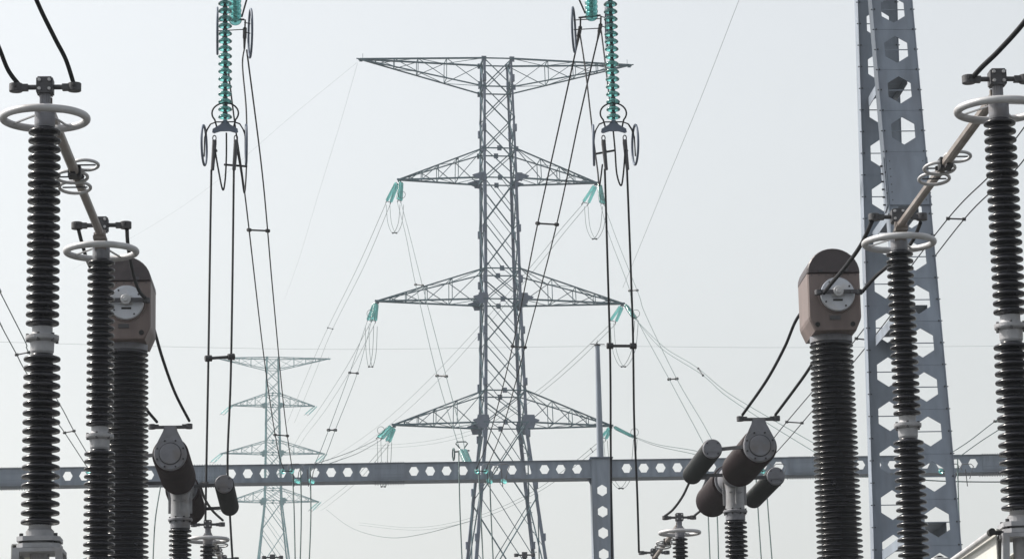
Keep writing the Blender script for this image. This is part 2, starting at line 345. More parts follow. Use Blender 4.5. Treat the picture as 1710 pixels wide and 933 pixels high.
# ------------------------------------------------------------ current transformer
YC = 37.0
def make_ct():
    X0 = P(1388, 573, YC).x; yf = -0.42                       # front face of the head
    def zc(y): return Z(1390, y, YC-0.42)
    root = thing('current_transformer', (X0, YC, 0), 'x', 'current transformer', 'brown-headed current transformers')
    zt, zs, zlo, zn = zc(415), zc(456), zc(534), zc(552)
    w = 0.325; dep = 0.86; n = 16
    def outline(w, ztop, zspring, z0, wn=None, zneck=None):
        o = []
        if zneck is not None: o += [(-wn, zneck), (wn, zneck), (w-0.01, z0), (w, z0+0.03)]
        else: o += [(-w, z0), (w, z0)]
        for i in range(n+1):
            a = math.pi*i/n; o.append((w*math.cos(a), zspring+(ztop-zspring)*math.sin(a)))
        if zneck is not None: o += [(-w, z0+0.03), (-w+0.01, z0)]
        return o
    def shell(ol, y0, y1, bev):
        """solid between y0 and y1 with chamfered rims"""
        cx = 0; cz = sum(p[1] for p in ol)/len(ol); b = MB(); k = len(ol)
        def ring(sc, y): return [Vector((p[0]*(1-sc/abs(w)), y, cz+(p[1]-cz)*(1-sc/0.4))) for p in ol]
        rs = [ring(bev, y0), ring(0, y0+bev), ring(0, y1-bev), ring(bev, y1)]
        vs = sum(rs, []); fs = []
        for i in range(3):
            for j in range(k): fs.append((i*k+j, i*k+(j+1) % k, (i+1)*k+(j+1) % k, (i+1)*k+j))
        b.add(vs, fs, False); b.add(rs[0], [tuple(range(k-1, -1, -1))]); b.add(rs[3], [tuple(range(k))]); return b
    lo = [(-0.255, zn), (0.255, zn), (w-0.01, zlo), (w, zlo+0.04), (w, zs), (-w, zs), (-w, zlo+0.04), (-w+0.01, zlo)]
    hd = shell(lo, yf, yf+dep, 0.018).build('head_tank', M['paint'], root)
    up = [(w+0.004, zs+0.004)]+[((w+0.004)*math.cos(math.pi*i/n), zs+0.004+(zt-zs)*math.sin(math.pi*i/n)) for i in range(1, n)]+[(-w-0.004, zs+0.004)]
    cap = shell(up, yf-0.004, yf+dep+0.004, 0.02).build('head_cover', M['paint_dark'], root)
    for dx in (-0.16, 0.16): MB().box((dx, yf-0.012, zs+0.03), (0.05, 0.03, 0.035)).build('cover_latch', M['alu_dark'], cap)
    for k in range(7): MB().cyl((-0.27+0.09*k, yf+0.004, zs-0.022), (0, -1, 0), 0.009, 0.012, 6).build('bolt', M['alu_dark'], hd)
    zd = zc(492); xd = 0.035
    b = MB(); b.cyl((xd, yf+0.01, zd), (0, -1, 0), 0.212, 0.06, 48, 0.012)
    dk = b.build('terminal_plate', M['disc'], root)
    MB().torus((xd, yf-0.002, zd), 0.222, 0.014, (0, 1, 0), 48, 8).build('plate_rim', M['paint'], dk)
    for k in range(4):
        a = R(45+90*k-12); MB().cyl((xd+0.175*math.cos(a), yf-0.045, zd+0.175*math.sin(a)), (0, -1, 0), 0.012, 0.015, 8).build('bolt', M['dark'], dk)
    b = MB(); b.box((xd, yf-0.07, zd+0.02), (0.15, 0.05, 0.1)); b.cyl((xd, yf-0.05, zd+0.02), (0, -1, 0), 0.062, 0.1, 20); b.cyl((xd, yf-0.13, zd+0.02), (0, -1, 0), 0.03, 0.045, 12)
    b.build('terminal_hub', M['alu'], root)
    MB().box((xd, yf-0.052, zd-0.075), (0.12, 0.012, 0.022)).build('slot', M['hole'], dk)  # black bar painted as the dark inside a slot
    b = MB(); b.box((xd+0.005, yf-0.125, zd+0.012), (0.48, 0.022, 0.05)); b.build('terminal_bar', M['alu_dark'], root)
    for sx in (-1, 1):
        b = MB(); b.cyl((xd+sx*0.25, yf-0.125, zd-0.025), (0, 0, 1), 0.045, 0.06, 14); b.box((xd+sx*0.19, yf-0.135, zd+0.01), (0.09, 0.05, 0.045))
        b.build('cable_clamp', M['alu_dark'], root)
    for dx in (-0.22, 0.215): MB().cyl((dx, yf+0.02, zc(541)), (0, -1, 0), 0.03, 0.035, 12).build('bolt_hole', M['hole'], hd)  # black discs standing in for the shade inside two bolt holes
    b = MB(); b.box((0.0, yf-0.008, zc(530)), (0.13, 0.014, 0.05)); b.build('name_plate', M['alu_dark'], hd)
    # rear terminal
    b = MB(); b.box((0, yf+dep+0.06, zd), (0.5, 0.03, 0.05)); b.cyl((0, yf+dep-0.02, zd), (0, 1, 0), 0.19, 0.06)
    b.build('rear_terminal', M['alu_dark'], root)
    zq = Z(1388, 560, YC); z5 = Z(1388, 573, YC)
    h0 = zn
    b = MB(); b.lathe([(0.2, h0+0.01), (0.262, h0+0.005), (0.262, h0-0.075), (0.235, h0-0.085), (0.225, h0-0.10), (0.225, z5-0.01)], n=36, smooth=False)
    b.build('neck_flange', M['cast'], root)
    z0 = 3.0; n_ = int((z5-z0)/0.067); p = (z5-z0)/n_
    MB().lathe(shed_profile(n_, p, 0.238, 0.302, z0, 0.36, rs2=0.270, rc2=0.208), n=44).build('insulator', M['porcelain'], root)
    b = MB(); b.lathe([(0.3, 2.75), (0.36, 2.75), (0.36, 2.82), (0.27, 2.86), (0.26, 3.0)], n=32, smooth=False); b.box((0, 0, 2.55), (0.75, 0.75, 0.4)); b.build('base_tank', M['paint'], root)
    b = MB(); b.lathe([(0.25, 0.12), (0.25, 2.35)], n=20); b.cyl((0, 0, 0.1), (0, 0, 1), 0.4, 0.03); b.build('support_column', M['galv'], root)
    MB().box((0, 0, 0.05), (1.1, 1.1, 0.1)).build('footing', M['concrete'], root)
    return root
ct = make_ct()
ct['label'] = 'brown round-topped current transformer standing clear to the left of the steel tower'
copy_tree(ct, (P(211, 600, YC).x, YC, 0), 'brown round-topped current transformer half hidden behind the second ribbed column on the left')

# ------------------------------------------------------------ circuit breaker
YK = 46.0
def make_breaker():
    xk = P(1228, 860, YK).x
    root = thing('circuit_breaker', (xk, YK, 0), 'x', 'circuit breaker', 'T-shaped circuit breakers with brown horizontal chambers')
    yn = -3.0; zaxis = Z(1268, 743, YK+yn); xo = P(1268, 743, YK+yn).x - xk
    xo = max(-0.1, min(0.1, xo)); ax = Vector((xo*0.0, 0, zaxis))
    for s in (-1, 1):
        y0 = s*0.62; n_ = 33; L = 2.26; p = L/n_
        pr = shed_profile(n_, p, 0.205, 0.262, 0, 0.6)
        MB().lathe(pr, (0, y0, zaxis), (0, s, 0), n=40).build('interrupter_chamber', M['porcelain_brown'], root)
        b = MB(); b.lathe([(0.2, -0.02), (0.235, -0.02), (0.235, 0.04), (0.2, 0.05), (0.19, 0.16)], (0, y0-s*0.13, zaxis), (0, s, 0), n=32, smooth=False)
        b.build('chamber_collar', M['cast'], root)
        ye = y0+s*L
        b = MB(); b.cyl((0, ye-s*0.005, zaxis), (0, s, 0), 0.232, 0.10, 40); b.cyl((0, ye+s*0.093, zaxis), (0, s, 0), 0.15, 0.022, 36, 0.006)
        ec = b.build('end_flange', M['cast'], root)
        MB().torus((0, ye+s*0.098, zaxis), 0.155, 0.006, (0, 1, 0), 40, 6).build('gasket', M['dark'], ec)
        for k in range(8):
            a = R(22.5+45*k); MB().cyl((0.2*math.cos(a), ye+s*0.094, zaxis+0.2*math.sin(a)), (0, s, 0), 0.014, 0.02, 8).build('bolt', M['dark'], ec)
        # tapering terminal plate above the flange
        zt = zaxis+0.40
        ol = [(-0.228, 0.02), (0.228, 0.02), (0.205, 0.12), (0.10, 0.33), (0.085, 0.40), (-0.085, 0.40), (-0.10, 0.33), (-0.205, 0.12)]
        b = MB(); b.prism([(q[0], q[1]) for q in ol], (0, ye+s*0.045+0.045, zaxis), (1, 0, 0), (0, 0, 1), (0, -1, 0), 0.09)
        b.build('terminal_plate', M['cast'], root)
        b = MB(); b.box((0, ye+s*0.03, zt-0.01), (0.56, 0.09, 0.035)); b.box((0, ye+s*0.02, zt-0.08), (0.14, 0.1, 0.15)); b.build('terminal_bar', M['alu_dark'], root)
        for sx in (-1, 1):
            b = MB(); b.cyl((sx*0.262, ye+s*0.03, zt-0.035), (0, 0, 1), 0.052, 0.07, 14); b.box((sx*0.2, ye+s*0.03, zt+0.012), (0.07, 0.07, 0.03))
            b.build('cable_clamp', M['alu_dark'], root)
        # grading capacitor beside the chamber
        xs = s*0.655; yg0 = s*0.14; Lg = 2.55
        pr = shed_profile(40, Lg/40, 0.118, 0.150, 0, 0.6)
        MB().lathe(pr, (xs, yg0, zaxis+0.0), (0, s, 0), n=32).build('grading_capacitor', M['porcelain_black'], root)
        for (ya, sg) in ((yg0+s*Lg, s), (yg0, -s)):
            b = MB(); b.cyl((xs, ya-sg*0.03, zaxis), (0, sg, 0), 0.136, 0.10, 32)
            b.box((xs, ya+sg*0.075, zaxis-0.01), (0.262, 0.012, 0.075)); e = b.build('end_cap', M['cast'], root)
            for k in range(4):
                a = R(45+90*k); MB().cyl((xs+0.108*math.cos(a), ya+sg*0.068, zaxis+0.108*math.sin(a)), (0, sg, 0), 0.011, 0.012, 8).build('bolt', M['dark'], e)
        b = MB(); b.bar((xs*0.85, yg0+s*Lg+s*0.03, zaxis-0.01), (s*0.17, ye+s*0.03, zaxis-0.0), 0.03, 0.05); b.build('link_bar', M['alu_dark'], root); b = MB()
        b.bar((xs*0.85, yg0, zaxis-0.01), (s*0.1, s*0.2, zaxis-0.02), 0.03, 0.05); b.build('link_bar', M['alu_dark'], root)
    # T housing
    zf = Z(1228, 852, YK); zi = Z(1228, 868, YK)
    b = MB(); b.cyl((0, -0.52, zaxis), (0, 1, 0), 0.2, 1.04, 36, 0.01); b.build('crank_housing', M['cast'], root)
    b = MB(); b.lathe([(0.145, zf), (0.145, zf+0.05), (0.138, zf+0.3), (0.15, zaxis-0.17), (0.17, zaxis-0.08)], n=32, smooth=True)
    b.box((0, -0.165, zf+0.26), (0.018, 0.05, 0.36)); b.box((0, -0.15, zf+0.26), (0.2, 0.02, 0.018))
    for sx in (-1, 1): b.box((sx*0.155, 0, zf+0.26), (0.05, 0.018, 0.36))
    b.build('neck_casting', M['cast_light'], root)
    b = MB(); b.cyl((0, 0, zf-0.04), (0, 0, 1), 0.185, 0.045, 32); b.cyl((0, 0, zi-0.01), (0, 0, 1), 0.15, zf-zi-0.025, 32); fl = b.build('neck_flange', M['cast'], root)
    for k in range(8):
        a = R(22.5+45*k); MB().cyl((0.165*math.cos(a), 0.165*math.sin(a), zf-0.065), (0, 0, 1), 0.013, 0.09, 8).build('bolt', M['dark'], fl)
    z0 = 3.2; n_ = int((zi-z0)/0.071); p = (zi-z0)/n_
    MB().lathe(shed_profile(n_, p, 0.112, 0.172, z0, 0.55), n=36).build('support_insulator', M['porcelain'], root)
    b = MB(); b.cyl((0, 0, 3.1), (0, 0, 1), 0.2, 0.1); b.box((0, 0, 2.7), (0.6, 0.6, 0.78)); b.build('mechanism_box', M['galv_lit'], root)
    b = MB()
    for sx in (-1, 1):
        for sy in (-1, 1): b.bar((sx*0.45, sy*0.45, 0.1), (sx*0.25, sy*0.25, 2.35), 0.1, 0.1)
    b.build('support_frame', M['galv'], root)
    MB().box((0, 0, 0.05), (1.3, 1.3, 0.1)).build('footing', M['concrete'], root)
    return root, zaxis, xk
brk, ZAX, XK = make_breaker()
brk.rotation_euler.z = R(0.8); brk['label'] = 'circuit breaker of brown and black cylinders left of the clear-standing brown-headed transformer'
lb = copy_tree(brk, (P(301, 860, YK).x, YK, 0), 'circuit breaker of brown cylinders just right of the half hidden brown tank'); lb.rotation_euler.z = R(1.0)

# ------------------------------------------------------------ castellated steel members
def castellated(b, O, a, L, w, nrm, Wd, Dp, pitch, off=0.0, solid=(), t=0.012, hw=0.29, hl=0.335, hsides=True, holes=True, back=False):
    """box member from O along a; front and back plates with hexagonal holes, two side plates"""
    O = Vector(O); a = Vector(a).normalized(); w = Vector(w).normalized(); nrm = Vector(nrm).normalized()
    h = Wd/2
    def pt(u, v, k): return O + a*u + w*v + nrm*k
    segs = []; u = off
    if off > 0: segs.append((0, off, False))
    while u < L-1e-6:
        e = min(u+pitch, L); mid = (u+e)/2
        ok = holes and (e-u > pitch*0.95) and not any(s0 <= mid <= s1 for s0, s1 in solid)
        segs.append((u, e, ok)); u = e
    for side in ((1, -1) if back else (1,)):
        k1 = side*(Dp/2-0.03); k0 = k1-side*t
        for (u0_, u1, ok) in segs:
            if not ok:
                vs = [pt(u0_, -h, k1), pt(u1, -h, k1), pt(u1, h, k1), pt(u0_, h, k1), pt(u0_, -h, k0), pt(u1, -h, k0), pt(u1, h, k0), pt(u0_, h, k0)]
                b.add(vs, [(0, 1, 2, 3), (7, 6, 5, 4)]); continue
            c = (u0_+u1)/2; hx = pitch*hl; q = hx*0.5; hv = Wd*hw
            hexp = [(c-hx, 0), (c-q, -hv), (c+q, -hv), (c+hx, 0), (c+q, hv), (c-q, hv)]
            outer = [(u0_, 0), (u0_, -h), (u1, -h), (u1, 0), (u1, h), (u0_, h)]
            for kk in (k1, k0):
                vs = [pt(x, y, kk) for x, y in hexp+outer]
                b.add(vs, [(i, 6+i, 6+(i+1) % 6, (i+1) % 6) for i in range(6)])
            vs = [pt(x, y, k1) for x, y in hexp]+[pt(x, y, k0) for x, y in hexp]
            b.add(vs, [(i, (i+1) % 6, 6+(i+1) % 6, 6+i) for i in range(6)])
    if hsides:
        for s in (1, -1):
            c = O + a*(L/2) + w*(s*(h+t*0.5+0.0005)); b.box(c, (t, L, Dp+0.002), (w, a, nrm))
    return b
# near gantry: two A-frames and a beam above the picture
GZ = 22.0
def make_near_gantry():
    zt = 23.6
    pr = P(1486, 0, 59.0); xg = pr.x; zr0 = pr.z
    root = thing('near_gantry', (xg, 60, 0), 'tall blue-grey steel tower of plates pierced by hexagonal openings, at the right', 'gantry')
    for gi, dx in enumerate((0.0, -24.0, 24.0)):
        # front leg
        def leg(y_top, y_bot, nm):
            a = Vector((0, y_top-y_bot, zt)); L = a.length; a.normalize(); nrm = Vector((0, -a.z, a.y)); 
            b = MB(); castellated(b, (dx, y_bot, 0.1), a, L, (1, 0, 0), nrm, 0.80, 0.42, 0.905, 0.35, t=0.014)
            lg = b.build(nm, M['galv'], root)
            n_ = int(L/0.905)
            sb = MB(); rb = MB(); fb = MB(); pb = MB()
            for i in range(n_*2):
                u = 0.35+0.4525*i; o = Vector((dx, y_bot, 0.1))+a*u
                for s in (-1, 1): sb.cyl(o+Vector((s*0.41, 0, 0))+nrm*0.18, (s, 0, 0), 0.012, 0.03, 6)
                for s in (-1, 1): fb.cyl(o+Vector((s*0.37, 0, 0))+nrm*0.185, nrm, 0.014, 0.02, 6)
                if i % 2 == 1 and gi == 0: rb.bar(o+Vector((-0.39, 0, 0))+nrm*0.16, o+Vector((0.39, 0, 0))+nrm*0.16, 0.018)
                if i % 2 == 0: pb.box(o+nrm*0.183, (0.79, 0.010, 0.004), (Vector((1, 0, 0)), a, nrm))
            sb.build('step_bolts', M['dark'], lg, kind='stuff'); fb.build('plate_bolts', M['dark'], lg, kind='stuff')
            if gi == 0: rb.build('tie_rods', M['galv'], lg, kind='stuff')
            pb.build('plate_seams', M['galv'], lg, kind='stuff')
            return a, L
        leg(59.75-60, 55.0-60, 'front_leg'); leg(60.35-60, 62.6-60, 'rear_leg')
        def yfront(z): return -5.0+4.75*z/zt
        def yrear(z): return 2.6-2.25*z/zt
        for yy in (150, 372, 545, 905, 1230):
            z = Z(1460, yy, 60)
            b = MB(); ya, yb = yfront(z)+0.23, yrear(z)-0.23
            b.box((dx, (ya+yb)/2, z), (0.5, yb-ya, 0.02)); b.box((dx-0.25, (ya+yb)/2, z-0.09), (0.014, yb-ya, 0.2)); b.box((dx+0.25, (ya+yb)/2, z-0.09), (0.014, yb-ya, 0.2))
            b.build('leg_brace', M['galv'], root)
        # splice plates at the photo's dark joint
        z = Z(1500, 345, 60); a = Vector((0, 4.75, zt)).normalized(); nrm = Vector((0, -a.z, a.y)); o = Vector((dx, yfront(z), z))
        b = MB(); b.box(o+nrm*0.225, (0.78, 1.05, 0.014), (Vector((1, 0, 0)), a, nrm)); b.box(o-Vector((0.43, 0, 0)), (0.014, 1.05, 0.38), (Vector((1, 0, 0)), a, nrm)); b.box(o+Vector((0.43, 0, 0)), (0.014, 1.05, 0.38), (Vector((1, 0, 0)), a, nrm))
        sp = b.build('splice_plate', M['galv'], root)
        b = MB()
        for i in range(6):
            for j in (-1, 1):
                b.cyl(o+a*(-0.42+0.168*i)+Vector((j*0.33, 0, 0))+nrm*0.23, nrm, 0.011, 0.012, 6)
                b.cyl(o+a*(-0.42+0.168*i)+Vector((j*0.435, 0, 0)), (j, 0, 0), 0.018, 0.05, 6)
        b.build('splice_bolts', M['dark'], sp, kind='stuff')
        MB().box((dx, -1.2, 0.05), (2, 10, 0.1)).build('footing', M['concrete'], root)
    b = MB(); castellated(b, (-26, 0.05, 22.9), (1, 0, 0), 52, (0, 0, 1), (0, -1, 0), 0.85, 1.1, 0.95, 0.3)
    b.build('beam', M['galv'], root)
    b = MB(); b.box((0, 0.05, 22.45), (1.2, 1.6, 0.03)); b.box((-24, 0.05, 22.45), (1.2, 1.6, 0.03)); b.box((24, 0.05, 22.45), (1.2, 1.6, 0.03)); b.build('beam_seat', M['galv_lit'], root)
    return root
make_near_gantry()
# far gantry: long beam across the frame
YG = 130.0
def make_far_gantry():
    pc = P(1003, 785, YG)
    zb = (Z(500, 805, YG)+Z(1003, 799, YG))/2; zt = zb+0.66
    root = thing('far_gantry', (pc.x, YG, 0), 'long level steel beam pierced by hexagonal openings, with a lightning rod post', 'gantry')
    zmid = zb+0.36; Hb = 0.70; Db = 1.0
    xs = [P(px, 785, YG).x-pc.x for px in (-330, 20, 345, 650, 1003, 1340, 1662, 2000)]
    for i in range(len(xs)-1):
        L = xs[i+1]-xs[i]; n_ = round(L/0.70); pitch = L/n_
        b = MB(); sol = [(-1, 1.0*pitch), (L-1.0*pitch, L+1)]
        castellated(b, (xs[i]+0.003, 0, zmid), (1, 0, 0), L-0.006, (0, 0, 1), (0, -1, 0), Hb, Db, pitch, 0.0, sol, hw=0.27, hl=0.30)
        b.box((xs[i]+L/2, 0, zb-0.02), (L-0.01, Db+0.12, 0.03)); b.box((xs[i]+L/2, 0, zb+0.73), (L-0.01, Db+0.10, 0.02))
        b.build('beam_segment', M['galv'], root)
        if i != 0 and i != 4:
            b = MB(); b.box((xs[i], -Db/2-0.01, zmid), (1.25, 0.014, 0.62)); b.box((xs[i], 0, zb-0.045), (1.3, 0.9, 0.014)); b.box((xs[i], 0, zb+0.75), (1.3, 0.9, 0.014))
            sp = b.build('splice_plate', M['galv'], root)
            b = MB()
            for j in range(12):
                for zz in (-0.25, -0.14, 0.14, 0.25): b.cyl((xs[i]-0.58+0.105*j, -Db/2-0.012, zmid+zz), (0, -1, 0), 0.016, 0.018, 6)
                for y0 in (-0.42, 0.42): b.cyl((xs[i]-0.6+0.11*j, y0, zb-0.1), (0, 0, 1), 0.018, 0.05, 6); b.cyl((xs[i]-0.6+0.11*j, y0, zb+0.752), (0, 0, 1), 0.018, 0.04, 6)
            b.build('splice_bolts', M['dark'], sp, kind='stuff')
    for cx in (0.0, xs[1]-8.3, xs[7]):
        Lc = zb-0.15 if cx else zb+0.78-0.1
        b = MB(); n_ = round(Lc/0.925)
        castellated(b, (cx, 0, 0.1), (0, 0, 1), Lc, (1, 0, 0), (0, -1, 0), 0.84, 1.2, Lc/n_, 0.0, [(Lc-1.6*Lc/n_ + 0.3, Lc+1)] if cx == 0 else (), hw=0.24, hl=0.27)
        b.build('post', M['galv'], root); MB().box((cx, 0, 0.05), (2, 2, 0.1)).build('footing', M['concrete'], root)
    b = MB(); b.box((0, 0, zb+0.82), (1.0, 1.35, 0.05)); b.prism([(-0.6, 0), (-0.42, -0.35), (-0.42, 0)], (0, -0.2, zb-0.04), (1, 0, 0), (0, 0, 1), (0, -1, 0), 0.03)
    b.build('cap_plate', M['gusset'], root)
    z1 = Z(993, 577, YG); b = MB(); b.tube([(0, 0, zb+0.84), (0, 0, z1)], [0.15, 0.10], 14); b.cyl((0, 0, zb+0.84), (0, 0, 1), 0.28, 0.04)
    b.build('rod_pole', M['galv'], root)
    b = MB(); b.cyl((0, 0, z1), (0, 0, 1), 0.14, 0.06, 12); b.bar((-0.3, 0, z1+0.07), (0.32, 0, z1+0.05), 0.03); b.bar((-0.05, -0.2, z1+0.1), (0.05, 0.2, z1+0.08), 0.03); b.tube([(0, 0, z1), (0, 0, z1+0.25)], 0.012, 6)
    b.build('rod_head', M['dark'], root)
    return root
make_far_gantry()

# ------------------------------------------------------------ lattice pylons
YP = 230.0
def zp(y, x=832): return Z(x, y, YP)
ZT, ZTb = zp(104), zp(151)
LV = [(zp(303), zp(254), 7.8), (zp(505), zp(454), 9.62), (zp(710), zp(657), 8.45)]
WP = [(0.0, 11.0), (zp(940), 5.45), (zp(722), 3.30), (zp(505), 2.85), (zp(303), 2.6), (ZT, 2.2)]
def wat(z):
    for (a, wa), (b, wb) in zip(WP, WP[1:]):
        if z <= b: return wa+(wb-wa)*(z-a)/(b-a)
    return WP[-1][1]
def make_pylon(loc, label, rz, full=True):
    root = thing('lattice_pylon', loc, label, 'pylon', 'lattice pylons', rz)
    th = 1.0 if full else 1.15
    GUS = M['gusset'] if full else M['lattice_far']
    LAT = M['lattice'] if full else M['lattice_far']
    def c(sx, sy, z): w = wat(z)/2; return Vector((sx*w, sy*w, z))
    zs_break = [z for z, _ in WP]
    for sx in (-1, 1):
        for sy in (-1, 1):
            b = MB()
            for z0_, z1_ in zip(zs_break, zs_break[1:]):
                wv = 0.24 if z0_ < LV[2][0]-1 else (0.21 if z0_ < LV[0][0]-1 else 0.15)
                b.angle(c(sx, sy, z0_), c(sx, sy, z1_+0.02), wv, 0.035, (-sx, 0, 0), (0, -sy, 0))
            lg = b.build('leg', M['gusset'] if full else LAT, root)
            if full:
                b = MB(); z = 22.0
                while z < ZT-1:
                    p = c(sx, sy, z); b.box(p+Vector((-sx*0.02, -sy*0.02, 0)), (0.3, 0.3, 0.55)); z += 3.4 + 0.6*((sx+2*sy) % 2)
                b.build('leg_splices', M['gusset'], lg, kind='stuff')
    # panels
    levels = [ZT]; z = ZT
    marks = sorted([ZTb]+[q for l in LV for q in l[:2]], reverse=True)
    zones = [ZT]+marks+[0.4]
    panels = []
    for a, b_ in zip(zones, zones[1:]):
        h = a-b_; k = 1.02 if a > LV[0][1]+0.1 else (1.08 if a > LV[2][0]+0.1 else 1.25)
        n = max(1, round(h/(wat((a+b_)/2)*k))) if h > 3.0 else 1
        # shrinking panel heights so that they follow the width
        ws = []; zz = a
        for i in range(n): ws.append(wat(a-(i+0.5)*h/n))
        tot = sum(ws)
        for w_ in ws: panels.append((zz, zz-h*w_/tot)); zz -= h*w_/tot
    stuff = MB()
    def member(b0, p, q, w_, par, nm='diagonal_brace'):
        if full: MB().bar(p, q, w_*1.25, w_*0.8).build(nm, LAT, par)
        else: stuff.bar(p, q, w_)
    faces = [((-1, -1), (1, -1)), ((1, 1), (-1, 1)), ((-1, 1), (-1, -1)), ((1, -1), (1, 1))]
    for pi_, (za, zb) in enumerate(panels):
        big = (za-zb) > 1.2
        for fi, (A, B) in enumerate(faces):
            front = fi < 2
            wd = 0.072*th
            member(None, c(*A, za), c(*B, zb), wd, root); member(None, c(*B, za), c(*A, zb), wd*(1.35 if front else 1), root)
            if front and za > 18 and za-zb > 2.2 and za < LV[0][0]+0.5:
                # redundant members parallel to one diagonal
                zm = (za+zb)/2
                if fi == 1: A, B = B, A
                member(None, c(*A, zm), (c(*A, zb)+c(*B, zb))/2, wd*0.75, root, 'secondary_brace')
                member(None, (c(*A, za)+c(*B, za))/2, c(*B, zm), wd*0.75, root, 'secondary_brace')
    for z in [ZT, ZTb]+[q for l in LV for q in l[:2]]:
        for A, B in faces: member(None, c(*A, z), c(*B, z), 0.10*th, root, 'horizontal_brace')
    if not full: stuff.build('bracing', LAT, root, kind='stuff')
    # gusset plates
    for li, (z0_, z1_, hs) in enumerate(LV):
        for sy in (-1, 1):
            for sx in (-1, 1):
                p = c(sx, sy, z0_); r = 0.34+0.09*li
                ol = [(-r*0.7, -r), (r*0.7, -r*1.1), (r, -r*0.2), (r*0.8, r*0.9), (-r*0.8, r*0.9), (-r, -r*0.1)]
                ol = [(sx*u+sx*0.12, v) for u, v in ol]
                if sx < 0: ol = ol[::-1]
                MB().prism(ol, p+Vector((0, sy*0.03, 0.1)), (1, 0, 0), (0, 0, 1), (0, -1, 0), 0.03).build('gusset_plate', GUS, root)
                ol = [(0, -0.22), (sx*0.7, 0.08), (sx*0.7, 0.18), (0, 0.4)]
                if sx < 0: ol = ol[::-1]
                MB().prism(ol, p+Vector((sx*0.2, sy*0.06, 0)), (1, 0, 0), (0, 0, 1), (0, -1, 0), 0.025).build('gusset_plate', GUS, root)
            for zz in (z0_, z1_):
                MB().prism([(-0.17, -0.2), (0.17, -0.2), (0.17, 0.2), (-0.17, 0.2)], Vector((0.05*sy, sy*wat(zz)/2, zz)), (1, 0, 0), (0, 0, 1), (0, -1, 0), 0.03).build('gusset_plate', GUS, root)
    for zz in (ZT, ZTb, LV[0][1]):
        for sy in (-1, 1):
            for sx in (-1, 1): MB().box(c(sx, sy, zz-0.05), (0.38, 0.05, 0.42)).build('gusset_plate', GUS, root)
    # crossarms
    def arm(sx, z_flat, z_other, hs, level):
        sgn = 1 if z_other > z_flat else -1
        tip = Vector((sx*hs, 0, z_flat))
        A = {}
        for sy in (-1, 1):
            A[('f', sy)] = c(sx, sy, z_flat); A[('o', sy)] = c(sx, sy, z_other)
        hd = MB(); hd.box(tip-Vector((sx*0.35, 0, -0.03*sgn)), (0.9, 0.10, 0.14)); hd.box(tip-Vector((sx*0.1, 0, 0.1)), (0.25, 0.05, 0.2))
        ar = hd.build('crossarm', LAT, root)
        sm = MB()
        def mem(p, q, w_, nm):
            if full: MB().bar(p, q, w_*1.2, w_*0.85).build(nm, LAT, ar)
            else: sm.bar(p, q, w_)
        def on(k, sy, t): return A[(k, sy)].lerp(tip+Vector((0, sy*0.04, 0)), t)
        for k in 'fo':
            for sy in (-1, 1): mem(A[(k, sy)], tip+Vector((0, sy*0.04, 0)), (0.13 if k == 'f' else 0.10)*th, 'chord')
        ts = [0, 0.30, 0.53, 0.72, 0.87]
        for sy in (-1, 1):
            for i in range(1, len(ts)):
                mem(on('f', sy, ts[i]), on('o', sy, ts[i]), 0.06*th, 'strut')
                mem(on('f', sy, ts[i-1]), on('o', sy, ts[i]), 0.055*th, 'strut') if sy > 0 else mem(on('o', sy, ts[i-1]), on('f', sy, ts[i]), 0.055*th, 'strut')
        for i in range(1, len(ts)):
            for k in 'fo':
                mem(on(k, -1, ts[i]), on(k, 1, ts[i]), 0.05*th, 'strut'); mem(on(k, -1 if i % 2 else 1, ts[i-1]), on(k, 1 if i % 2 else -1, ts[i]), 0.045*th, 'strut')
        if not full: sm.build('arm_members', LAT, ar, kind='stuff')
        return ar
    for sx in (-1, 1):
        a = arm(sx, ZT, ZTb, 10.7, 0)
        MB().tube([(sx*10.6, 0, ZT), (sx*10.95, 0, ZT+0.05)], 0.05, 6).build('spike', LAT, a)
        MB().bar((sx*10.45, 0, ZT+0.45), (sx*10.45, 0, ZT), 0.03).build('spike', LAT, a)
        for l in LV: arm(sx, l[0], l[1], l[2], 1)
    if full:
        b = MB()
        for i in range(60):
            z = 22+i*0.75
            if z < ZT: b.cyl(c(1, 1, z), (1, 0, 0), 0.03, 0.22, 5)
        b.build('step_bolts', LAT, root, kind='stuff')
    return root
RZP = R(6.3)
pb = P(832, 303, YP); PYB = Vector((pb.x, YP, 0))
make_pylon(PYB, 'tall lattice pylon filling the middle of the photo, four pairs of arms', RZP, True)
YQ = 600.0; FS = 1.07
pq = P(455, 598, YQ); PYQ = Vector((pq.x, YQ, pq.z-ZT))
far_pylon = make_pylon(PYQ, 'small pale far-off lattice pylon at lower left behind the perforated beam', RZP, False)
far_pylon.scale = (FS, FS, 1)
def tip(lv, sx, base=PYB):
    hs, z = ((10.7, ZT) if lv == 0 else (LV[lv-1][2], LV[lv-1][0]))
    if base is PYQ: hs *= FS
    return base + Vector((math.cos(RZP)*sx*hs, math.sin(RZP)*sx*hs, z))

